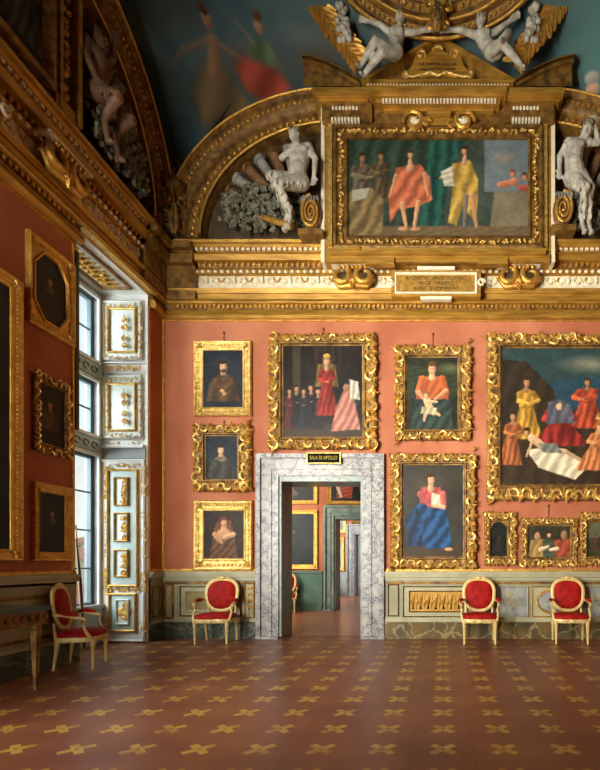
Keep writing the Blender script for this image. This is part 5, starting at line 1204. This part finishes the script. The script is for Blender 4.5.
# ---- shell consoles and inscription plaque on the entablature --------------------
def shell_console(label, loc, rz):
    r = thing('shell_bracket', label, 'bracket', loc, rz, 'shell brackets of the cornice')
    m = MB(); m.box(-.34, -.16, .16, .34, .1, .19); m.build('cap_slab', 'cream', r)
    m = MB()
    for s in (-1, 1):
        m.scroll((s*.19, -.08, .02), .16, PI/2, 1.0, .045, s, .45, 16, 7, .03); m.leafy((s*.05, -.1, -.15), PI/2+s*.0+s*1.0, .2, .05, .05)
    m.tube([(-.3, -.06, .12), (-.33, -.06, -.03), (-.22, -.06, -.15), (0, -.06, -.12), (.22, -.06, -.15), (.33, -.06, -.03), (.3, -.06, .12)], [.02, .03, .04, .05, .04, .03, .02], 7)
    for k in range(7): m.ell((-.21+k*.07, -.14, .13), (.026, .03, .035), None, 6, 5)
    m.leafy((0, -.1, .02), -PI/2, .24, .06, .05); m.ell((0, -.12, -.05), (.03, .03, .05), None, 6, 5); m.build('scroll_cup', 'gold', r, 60)
    m = MB(); m.ell((0, -.02, .0), (.28, .09, .13), None, 12, 7); m.build('cup_hollow', 'umber', r)
    return r
v = P(353, 277, D-.22); sb = shell_console('gilt shell bracket under a white slab, left of the inscription plaque', (v.x, D-.14, v.z), 0)
v = P(519, 277, D-.22)
for lab, loc, rz in (('gilt shell bracket under a white slab, right of the inscription plaque', (v.x, D-.14, v.z), 0), ('dark gilt shell bracket on the cornice of the left wall', (LW+.14, 5.9, v.z), PI/2)):
    c = copy_tree(sb); c['label'] = lab; c.location = loc; c.rotation_euler = (0, 0, rz)
def plaque(label, loc, rz, lines):
    r = thing('inscription_plaque', label, 'plaque', loc, rz)
    m = MB(); m.box(-.72, -.0, -.21, .72, .12, .21); m.build('plaque_board', 'gold_flat', r)
    m = MB(); rr_ = lambda i, y: [(-.66+i, y, -.17+i), (.66-i, y, -.17+i), (.66-i, y, .17-i), (-.66+i, y, .17-i)]
    m.loopframe([rr_(0, 0), rr_(0, -.025), rr_(.02, -.03), rr_(.035, 0)])
    for s in (-1, 1): m.scroll((s*.73, -.03, 0), .065, 0, 1.3, .016, s, .3, 14, 5)
    m.box(-.30, -.03, .21, .30, .06, .26); m.box(-.25, -.03, -.27, .25, .06, -.22); m.build('white_border', 'cream', r)
    m = MB(); m.box(-.62, -.008, -.135, .62, 0, .135); m.build('plaque_panel', 'gold', r)
    for k, s in enumerate(lines): text(s, (0, -.010, .082-k*.082), .078, 'ink', r, 'plaque_lettering')
    return r
v = P(436, 283.5, D-.28); plaque('ochre inscription plaque with white border in the middle of the cornice', (v.x, D-.28, v.z), 0, ('AVGVSTVS . IANO . CLAVSO', 'PACIF . VRBEMQ', 'AVREI . COMMINVAT'))
plaque('dim plaque with pale scroll border on the cornice of the left wall', (LW+.28, 4.25, v.z), PI/2, ())
# ---- attic framing on the left wall ----------------------------------------------
la = thing('side_attic', 'dark gilt pilaster and framed dim painting above the left wall cornice', 'pediment', (LW, 4.6, 6.5))
m = MB(); m.box(0, -1.6, 0, .2, 1.46, 2.0); m.build('back_plate', 'umber', la)
m = MB(); m.box(.2, 1.14, 0, .28, 1.18, 2.0); m.box(.2, 1.41, 0, .30, 1.46, 2.0); m.box(.2, 1.10, 0, .26, 1.46, .14); m.build('pilaster_fillet', 'gold_flat', la)
m = MB(); m.xf = Matrix.Rotation(PI/2, 4, 'Z')
for k in range(13):
    m.leafy((1.295, -.22, .2+k*.13), random.uniform(0, 6), .09, .04, .04); m.ell((1.295+random.uniform(-.04, .04), -.22, .22+k*.13), (.04, .03, .035), None, 6, 4)
m.build('pilaster_carving', 'gold', la, 60)
def lr(i, x): return [(x, -1.4+i, .1+i), (x, 1.08-i, .1+i), (x, 1.08-i, 1.95-i), (x, -1.4+i, 1.95-i)]
m = MB(); m.loopframe([lr(0, .2), lr(0, .28), lr(.05, .3), lr(.1, .24), lr(.14, .2)]); m.build('scene_frame', 'gold_old', la)
im = Img((0, 0, 150, 100), 1.2, (44, 44, 40)); im.tone(18, 8)
for k, x in enumerate((20, 48, 80, 108, 134)): im.robed(x, 38+(k % 2)*10, 55, 26, ((70, 62, 48), (52, 60, 58), (84, 60, 46), (60, 56, 50), (66, 70, 62))[k], (100, 80, 60), (38, 30, 24))
U = np.linspace(-1.28, .96, im.w)[None, :]; V = np.linspace(1.83, .22, im.h)[:, None]
pos = np.zeros((im.h, im.w, 3)); pos[..., 0] = .215; pos[..., 1] = U; pos[..., 2] = V; painted_grid('painted_scene', im, pos, 'fresco', la)
m = MB(); m.box(0, -1.7, 2.0, .34, 1.5, 2.1); m.box(0, -1.7, 2.1, .42, 1.56, 2.2); m.box(0, -1.7, 2.2, .3, 1.48, 2.7); m.build('cap_cornice', 'gold_old', la)
# ---- ceiling ring ----------------------------------------------------------------
zr0 = 9.33; B0 = 1.124; cy0 = 7.75-.707*B0; cz0 = zr0+.707*B0
rg = thing('ceiling_ring', 'great gilt oval ring with egg bands on the vault above the pediment', 'ring', (AXIS, cy0, cz0))
def RP(a, s, h):       # s scale from the centre, h height towards the room
    n = Vector((0, -.707, -.707)); up = Vector((0, -.707, .707))
    return Vector((1.74*s*math.cos(a), 0, 0))+up*(B0*s*math.sin(a))+n*h
m = MB(); prof = [(1.0, -.7), (1.0, .0), (.985, .05), (.95, .05), (.93, .0), (.86, -.02), (.84, .02), (.80, .05), (.76, .02), (.74, -.04), (.66, -.06), (.64, -.02), (.60, -.02), (.58, -.08), (.58, -.7)]
A = np.linspace(0, 2*PI, 73)
m.strip([[RP(a, s, h) for s, h in prof] for a in A]); m.build('ring_moulding', 'gold_old', rg, 40)
m = MB()
for k in range(110): a = 2*PI*k/110; m.ell(RP(a, .895, .0), (.03, .035, .03), None, 6, 4)
for k in range(70): a = 2*PI*k/70; m.ell(RP(a, .70, -.04), (.035, .045, .035), None, 6, 4)
m.build('egg_band', 'gold', rg)
m = MB(); m.tube([RP(a, .97, .05) for a in A], .022, 6); m.tube([RP(a, .80, .05) for a in A], .022, 6); m.build('gilt_fillet', 'gold', rg)
m = MB(); m.strip([[RP(a, s, -.25) for s in (.02, .3, .6)] for a in A]); m.build('ring_field', 'umber', rg)
# gilt leaf wings and fruit garlands flanking the ring
for s, nm in ((-1, 'left'), (1, 'right')):
    d = 7.72; r = thing('leaf_wing', 'gilt acanthus wing hanging from the ceiling ring, %s of the pediment' % nm, 'ornament', tuple(P(438+s*102, 20, d)), 0, 'acanthus wings of the ceiling ring')
    o0 = P(438+s*102, 20, d); m = MB()
    path = [(438+s*q[0], q[1]) for q in ((150, -16), (128, -2), (118, 12), (104, 34), (88, 52), (78, 66))]
    pp = [P(x, y, d)-o0 for x, y in path]; m.tube([p+Vector((0, .0, 0)) for p in pp], [.1, .11, .12, .12, .10, .04], 8)
    for i, p in enumerate(pp[:-1]):
        for k in range(3):
            q = p.lerp(pp[i+1], k/3); an = math.atan2(pp[i+1].z-p.z, pp[i+1].x-p.x)
            m.leafy(q+Vector((0, -.08, 0)), an+.7, .28, .07, .06); m.leafy(q+Vector((0, -.08, 0)), an-.7, .28, .07, .06)
    m.tube([pp[1], pp[1]+Vector((-s*.1, .55, .35))], [.09, .07], 6)
    m.build('acanthus', 'gold', r, 60)
    m = MB(); random.seed(9)
    for k in range(34):
        t_ = random.random(); x = 438+s*(99-t_*6+random.uniform(-5, 5)); y = 2+t_*38
        m.ell(P(x, y, d-.12-random.uniform(0, .08))-o0, (.05, .05, .05), None, 7, 5)
    m.build('fruit_garland', 'stucco', r, 60)
# ---- stucco figures: one continuous skin from overlapping volumes ----------------
def figure(name, label, cat, caps, ells, mat, origin, voxel=.012, group=None, hair=None, hairmat='hair', extra=None):
    o0 = Vector(origin); m = MB()
    for (p0, p1, r0, r1) in caps: m.capsule(p0-o0, p1-o0, r0, r1, 12)
    for e in ells: m.ell(e[0]-o0, e[1], e[2] if len(e) > 2 else None, 14, 10)
    r = thing(name, label, cat, tuple(o0), 0, group)
    b = m.build('body', mat, r, 0); b.data.shade_smooth()
    md = b.modifiers.new('skin', 'REMESH'); md.mode = 'VOXEL'; md.voxel_size = voxel; md.use_smooth_shade = True
    sm = b.modifiers.new('soften', 'SMOOTH'); sm.iterations = 3; sm.factor = .5
    if hair:
        h = MB()
        for e in hair: h.ell(e[0]-o0, e[1], None, 8, 6)
        h.build('hair', hairmat, r, 60)
    return r
from mathutils import Euler
def Rz(a): return Matrix.Rotation(a, 3, 'Y').to_euler()
def hand(caps, w, dirv, side, s=1.0, curl=.35):
    """palm and five fingers; w wrist, dirv direction of the hand, side the thumb side"""
    dirv = dirv.normalized(); side = (side-dirv*side.dot(dirv)).normalized(); nrm = dirv.cross(side).normalized()
    for k in range(4): caps.append((w+side*(k-1.5)*.016*s, w+dirv*.075*s+side*(k-1.5)*.02*s, .015*s, .013*s))
    for k, L in enumerate((.05, .06, .065, .055)):
        a = w+dirv*.075*s+side*(k-1.5)*.023*s; b = a+(dirv+nrm*curl*.6).normalized()*L*s*.6+side*(k-1.5)*.004*s; c = b+(dirv+nrm*curl*1.8).normalized()*L*s*.5
        caps.append((a, b, .010*s, .009*s)); caps.append((b, c, .009*s, .007*s))
    a = w+dirv*.02*s+side*.03*s; b = a+(dirv*.6+side*.8).normalized()*.04*s; caps.append((a, b, .012*s, .010*s)); caps.append((b, b+(dirv+side*.2+nrm*curl).normalized()*.035*s, .010*s, .008*s))
def headset(ells, caps, c, s, face=Vector((0, -1, 0))):
    """skull, jaw, nose, brow, eyes, lips, ears; face is where it looks"""
    f = face.normalized(); up = Vector((0, 0, 1)); up = (up-f*up.dot(f)).normalized(); sd = f.cross(up)
    ells.append((c, (.075*s, .085*s, .095*s))); ells.append((c+f*.03*s-up*.055*s, (.05*s, .05*s, .05*s)))
    caps.append((c+f*.085*s+up*.01*s, c+f*.105*s-up*.028*s, .010*s, .015*s))
    ells.append((c+f*.075*s+up*.022*s, (.05*s, .02*s, .012*s)))
    for k in (-1, 1): ells.append((c+f*.074*s+sd*k*.03*s+up*.004*s, (.014*s, .010*s, .009*s))); ells.append((c+sd*k*.078*s-up*.01*s, (.012*s, .02*s, .026*s))); ells.append((c+f*.055*s+sd*k*.035*s-up*.03*s, (.025*s, .02*s, .025*s)))
    ells.append((c+f*.082*s-up*.052*s, (.024*s, .014*s, .009*s))); ells.append((c+f*.062*s-up*.088*s, (.022*s, .022*s, .02*s)))
def shag(p0, p1, r, n, seed):
    random.seed(seed); out = []
    for k in range(n):
        t_ = random.random(); a = random.uniform(0, 2*PI); c = p0.lerp(p1, t_)+Vector((math.cos(a)*r*.85, -abs(math.sin(a))*r*.85, 0))
        out.append((c, c+Vector((random.uniform(-.02, .02), -.02, -.09)), .022, .006))
    return out
Q = lambda x, y, k=0.0, d=D-.42: P(x, y, d)+Vector((0, -k, 0))
# left faun
def faun(pts, flip, seed, face, armup):
    caps, ells = [], []
    g = lambda k: Q(*pts[k])
    ne, ch_, be, pe = g('neck'), g('chest'), g('belly'), g('pelvis')
    caps += [(ch_, be, .155, .135), (be, pe, .135, .165), (g('shl'), g('shr'), .075, .075), (ne, ch_, .06, .10), (ne+Vector((0, 0, -.02)), g('head'), .052, .05)]
    ells += [(ch_+Vector((-.065, -.10, .02)), (.085, .05, .06)), (ch_+Vector((.065, -.10, .02)), (.085, .05, .06)), (be+Vector((0, -.04, -.02)), (.12, .11, .10)), (g('shl'), .08), (g('shr'), .08)]
    headset(ells, caps, g('head'), 1.12, face)
    for sdn in 'lr':
        s_, e_, h_ = g('sh'+sdn), g('el'+sdn), g('ha'+sdn)
        caps += [(s_, e_, .062, .048), (e_, h_, .05, .034)]; ells.append((s_.lerp(e_, .4)+Vector((0, -.015, 0)), (.06, .06, .07)))
        hand(caps, h_, (h_-e_), Vector((flip, -.3, .2)), 1.15)
        k_, c_, f_ = g('kn'+sdn), g('hk'+sdn), g('ft'+sdn)
        hip = pe+Vector(((.07 if sdn == 'r' else -.07), -.01, -.03))
        caps += [(hip, k_, .135, .085), (k_, c_, .075, .038), (c_, f_, .036, .032)]
        caps += shag(hip, k_, .12, 46, seed); caps += shag(k_, c_, .06, 22, seed+1)
        ells.append((f_+Vector((0, -.03, -.03)), (.045, .07, .035))); ells.append((c_, .045))
    return caps, ells
PL = dict(head=(297, 140.5, .10), neck=(299, 149, .05), chest=(301, 158, .05), belly=(299, 171, .06), pelvis=(298, 183, .05), shl=(293, 152, .04), ell=(284, 163, .10), hal=(294, 158, .16), shr=(309, 150, .04), elr=(317, 164, .10), har=(316, 183, .12),
          knl=(277, 186, .2), hkl=(290, 214, .10), ftl=(288, 235, .14), knr=(284, 199, .3), hkr=(294, 218, .16), ftr=(293, 234.5, .2))
caps, ells = faun(PL, 1, 3, Vector((-.55, -.8, -.1)), 0)
hr = [(Q(297+math.cos(a)*3.2, 137.5-math.sin(a)*3.2, .1+random.uniform(-.03, .06)), (.035, .04, .035)) for a in np.linspace(-.3, 3.4, 12)]
figure('faun_statue', 'white stucco goat legged figure leaning on a volute, left of the painted scene', 'statue', caps, ells, 'stucco', Q(291, 237), .0125, 'stucco fauns in the lunettes', hr)
PR = dict(head=(585, 136, .12), neck=(578, 145, .05), chest=(573, 153, .06), belly=(572, 166, .07), pelvis=(575, 179, .05), shl=(568, 145, .04), ell=(559.5, 157, .02), hal=(559, 171, .04), shr=(582, 145, .04), elr=(597, 146, .06), har=(593, 134, .12),
          knl=(581, 199, .22), hkl=(580, 219, .06), ftl=(582, 236, .12), knr=(587, 196, .12), hkr=(587, 218, .04), ftr=(589, 235, .08))
caps, ells = faun(PR, -1, 8, Vector((-.35, -.8, -.45)), 1)
hr = [(Q(585+math.cos(a)*3.6, 133.5-math.sin(a)*3.4, .12+random.uniform(-.03, .06)), (.04, .045, .04)) for a in np.linspace(-.5, 3.6, 14)]
figure('faun_statue', 'white stucco goat legged figure with arm over its head, right of painted scene', 'statue', caps, ells, 'stucco', Q(583, 238), .0125, 'stucco fauns in the lunettes', hr)
# youths on the slopes of the pediment
def youth(pts, label, face, origin, seed, d=7.62):
    G = lambda k: P(pts[k][0], pts[k][1], d)+Vector((0, -(pts[k][2] if len(pts[k]) > 2 else 0), 0))
    caps, ells = [], []
    ch_, be, pe, ne = G('chest'), G('belly'), G('pelvis'), G('neck')
    caps += [(ch_, be, .12, .10), (be, pe, .10, .12), (G('shl'), G('shr'), .06, .06), (ne, ch_, .05, .09), (ne, G('head'), .045, .045)]
    ells += [(ch_+Vector((-.05, -.08, .01)), (.06, .04, .05)), (ch_+Vector((.05, -.08, .01)), (.06, .04, .05)), (be+Vector((0, -.03, 0)), (.09, .09, .09))]
    headset(ells, caps, G('head'), 1.0, face)
    for k in 'lr':
        s_, e_, h_ = G('sh'+k), G('el'+k), G('ha'+k); caps += [(s_, e_, .056, .042), (e_, h_, .044, .030)]; hand(caps, h_, h_-e_, Vector((0, -.4, .9)), 1.1)
        n_, f_ = G('kn'+k), G('ft'+k); hip = pe+Vector((.05 if k == 'r' else -.05, -.02, -.02)); caps += [(hip, n_, .10, .065), (n_, n_.lerp(f_, .35), .062, .062), (n_.lerp(f_, .35), f_, .062, .034)]
        ft = f_+(f_-n_).normalized()*.02; caps.append((f_, ft+Vector((face.x*.07, -.09, -.03)), .034, .022))
    h0 = G('head'); random.seed(seed)
    hr = [(h0+Vector((random.uniform(-.07, .07), random.uniform(-.05, .08), random.uniform(.045, .11))), (.04, .04, .035)) for _ in range(20)]
    return figure('youth_statue', label, 'statue', caps, ells, 'stucco', origin, .012, 'stucco youths above the pediment', hr)
youth(dict(head=(400.5, 21, .05), neck=(399.5, 29), chest=(397, 36), belly=(395, 45), pelvis=(394, 53, .02), shl=(390, 33), ell=(380, 28, .05), hal=(368, 24, .05), shr=(404, 32), elr=(415, 36, .05), har=(426, 34, .06),
           knl=(378, 58, .25), ftl=(361, 73, .1), knr=(383, 66, .2), ftr=(364, 79, .06)), 'pale nude youth reclining with spread arms on the left slope of the pediment', Vector((-.3, -.9, 0)), P(394, 56, 7.62), 21)
youth(dict(head=(480.5, 23, .05), neck=(480.5, 31), chest=(483, 38), belly=(487, 46), pelvis=(493, 53, .02), shl=(475, 35), ell=(462, 34, .05), hal=(449, 33, .05), shr=(491, 35), elr=(501, 31, .05), har=(511, 24, .06),
           knl=(500, 60, .25), ftl=(523, 75, .1), knr=(506, 48, .2), ftr=(500, 62, .3)), 'white nude youth reclining with outstretched arm on the right slope of the pediment', Vector((-.4, -.9, -.1)), P(493, 56, 7.62), 22)
# ---- volutes the fauns lean on ---------------------------------------------------
for cx_, cy_, nm, hnd in ((311, 213, 'left', 1), (563, 209, 'right', -1)):
    c = P(cx_, cy_, D-.42); r = thing('volute_scroll', 'upright gilt spiral volute beside the %s faun' % nm, 'ornament', (c.x, c.y, c.z), 0, 'spiral volutes in the lunettes')
    m = MB(); n = 60; pts = []; rad = []
    for i in range(n):
        t_ = i/(n-1); a_ = PI/2+hnd*2*PI*2.6*t_; q_ = 1-.88*t_; pts.append((.145*q_*math.cos(a_), -.03, .265*q_*math.sin(a_))); rad.append(.030-.016*t_)
    m.tube(pts, rad, 7, flat=(0, 1, 0)); m.build('spiral', 'gold', r, 60)
    m = MB(); k = 24; m.add([(.15*math.cos(2*PI*i/k), y, .27*math.sin(2*PI*i/k)) for y in (0, .36) for i in range(k)], [tuple(range(k))]+[(i, k+i, k+(i+1) % k, (i+1) % k) for i in range(k)]); m.build('volute_drum', 'pipe', r)
    m = MB()
    for i in range(6): m.leafy((-.10+i*.04, -.05, .24), -PI/2+(i-2.5)*.15, .10, .025, .03)
    m.build('volute_leaf', 'stucco_grey', r, 60)
    m = MB(); m.box(-.19, -.06, -.37, .19, .36, -.28); m.build('volute_base', 'gold_old', r)
# ---- trophies of reed pipes and vine leaves ---------------------------------------
def pipes(label, fn, spec):
    r = thing('pan_pipes', label, 'ornament', tuple(fn(0, 0, 0)), 0, 'reed pipe trophies in the lunettes'); o0 = fn(0, 0, 0)
    for (x0, z0, x1, z1, rr_, mt) in spec:
        m = MB(); a = fn(x0, z0, .08)-o0; b = fn(x1, z1, .12)-o0; m.tube([a, b], [rr_*.75, rr_], 9); o = m.build('pipe', mt, r, 50)
        m = MB(); m.tube([a.lerp(b, .93), b], [rr_*1.2, rr_*1.2], 9); m.build('pipe_rim', 'gold_old' if mt == 'pipe' else 'stucco_grey', o, 50)
    return r
spec = []
for k in range(9):
    a = PI-.02-k*.20; spec.append((-.62+.42*math.cos(a), .2+.42*math.sin(a), -.62+(1.3-.12*(k < 2))*math.cos(a), .2+1.2*math.sin(a), .085, 'pipe' if k % 2 == 0 else 'stucco_grey'))
pipes('fan of brown and grey reed pipes behind the left faun', lambda u, v, p: f_b(u, v+.12, p), spec)
pipes('fan of brown and grey reed pipes behind the right faun', lambda u, v, p: f_r(u, v+.12, p), spec)
pipes('dim fan of reed pipes in the lunette of the left wall', lambda u, v, p: f_l(u, v+.12, p), spec)
def vine(label, fn, seed):
    random.seed(seed); m = MB()
    for k in range(420):
        t_ = random.random(); u = -1.75+t_*1.25+random.uniform(-.12, .12); v = .08+random.random()**.8*(.75-.35*abs(t_-.45)*1.5)
        if (u/(AI-.12))**2+(v/(BI-.1))**2 > 1: continue
        c = fn(u, v, .20+random.uniform(0, .12)); n0 = len(m.v)
        m.leafy((0, 0, 0), random.uniform(0, 6.3), .085, .045, .04)
        m.v[n0:] = [tuple(c+Vector(((x if abs(fn(1, 0, 0).x-fn(0, 0, 0).x) > .5 else -y), (y if abs(fn(1, 0, 0).x-fn(0, 0, 0).x) > .5 else x), z))) for x, y, z in m.v[n0:]]
        if k % 5 == 0: m.ell(c, (.035, .035, .035), None, 6, 5)
    o = m.build('vine_leaves', 'leaf', None, 60); o['kind'] = 'stuff'; tag(o, label, 'vine leaves', 'stucco vine leaves in the lunettes')
vine('heap of grey stucco vine leaves at the feet of the left faun', f_b, 4); vine('heap of grey stucco vine leaves at the edge right of the right faun', f_r, 5); vine('dim heap of stucco leaves in the lunette of the left wall', f_l, 6)
# long gilt pipe lying by the left faun's feet
m = MB(); a = P(262, 217, D-.4); b = P(292, 226, D-.55); m.tube([a, b], [.04, .06], 10); o = m.build('gilt_flute', 'gold', None, 50); tag(o, 'short gilt flute lying beside the hooves of the left faun', 'flute')
# seated stucco figure in the left wall lunette (seen edge on)
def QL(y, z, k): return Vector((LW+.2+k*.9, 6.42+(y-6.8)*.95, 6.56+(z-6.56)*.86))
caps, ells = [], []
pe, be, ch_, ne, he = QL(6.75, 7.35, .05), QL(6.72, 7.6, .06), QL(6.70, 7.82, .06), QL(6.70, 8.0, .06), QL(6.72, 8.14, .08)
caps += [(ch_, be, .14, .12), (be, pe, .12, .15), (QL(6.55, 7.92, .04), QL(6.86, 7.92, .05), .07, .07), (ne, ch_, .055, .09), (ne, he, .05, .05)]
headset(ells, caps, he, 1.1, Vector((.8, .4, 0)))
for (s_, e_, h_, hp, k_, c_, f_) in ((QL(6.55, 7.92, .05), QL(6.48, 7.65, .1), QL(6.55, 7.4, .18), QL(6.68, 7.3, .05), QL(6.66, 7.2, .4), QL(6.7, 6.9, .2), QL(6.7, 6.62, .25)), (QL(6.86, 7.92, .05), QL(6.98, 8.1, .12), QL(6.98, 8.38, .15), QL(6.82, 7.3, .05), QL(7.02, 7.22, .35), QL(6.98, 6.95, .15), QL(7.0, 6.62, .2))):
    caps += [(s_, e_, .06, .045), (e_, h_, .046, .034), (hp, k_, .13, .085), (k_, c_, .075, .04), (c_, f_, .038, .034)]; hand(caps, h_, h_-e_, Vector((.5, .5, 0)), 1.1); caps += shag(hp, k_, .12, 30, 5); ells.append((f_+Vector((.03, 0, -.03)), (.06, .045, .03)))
figure('faun_statue', 'dim stucco goat legged figure in the lunette of the left wall', 'statue', caps, ells, 'shaded_stucco', QL(6.8, 6.56, 0), .014, 'stucco fauns in the lunettes', [(he+Vector((random.uniform(-.06, .03), random.uniform(-.06, .06), random.uniform(.03, .1))), (.04, .04, .035)) for _ in range(12)])
# ---- houses seen through the window -----------------------------------------------
def house(label, x, y, w, dp, z1, mat, floors):
    r = thing('town_house', label, 'house', (x, y, -9.0), 0, 'houses outside the window'); H = z1+9
    MB().box(-w/2, -dp/2, 0, w/2, dp/2, H).build('wall', mat, r)
    m = MB(); m.add([(-w/2-.4, -dp/2-.4, H), (w/2+.4, -dp/2-.4, H), (w/2+.4, dp/2+.4, H), (-w/2-.4, dp/2+.4, H), (0, -dp/4, H+1.6), (0, dp/4, H+1.6)], [(0, 1, 4), (1, 2, 5, 4), (2, 3, 5), (3, 0, 4, 5), (3, 2, 1, 0)]); m.build('roof', 'roof', r, 0)
    for f in range(floors):
        for side in (0, 1):
            n = 4
            for k in range(n):
                z = 2+f*3.1
                if z > H-1.5: continue
                m = MB()
                if side == 0: xx = -w/2+(k+.5)*w/n; m.box(xx-.5, -dp/2-.06, z, xx+.5, -dp/2, z+1.6)
                else: yy = -dp/2+(k+.5)*dp/n; m.box(w/2, yy-.5, z, w/2+.06, yy+.5, z+1.6)
                m.build('window', 'pane_dark', r)
house('pale yellow house with red roof, seen low through the tall window', -44, 60, 10, 12, 1.6, 'house', 4)
house('farther pale house with taller roof behind, seen through the tall window', -54, 82, 12, 12, 4.2, 'cream', 4)
house('near grey low house under the window view, by the trees', -30, 37, 8, 8, -1.6, 'grey_stone', 2)
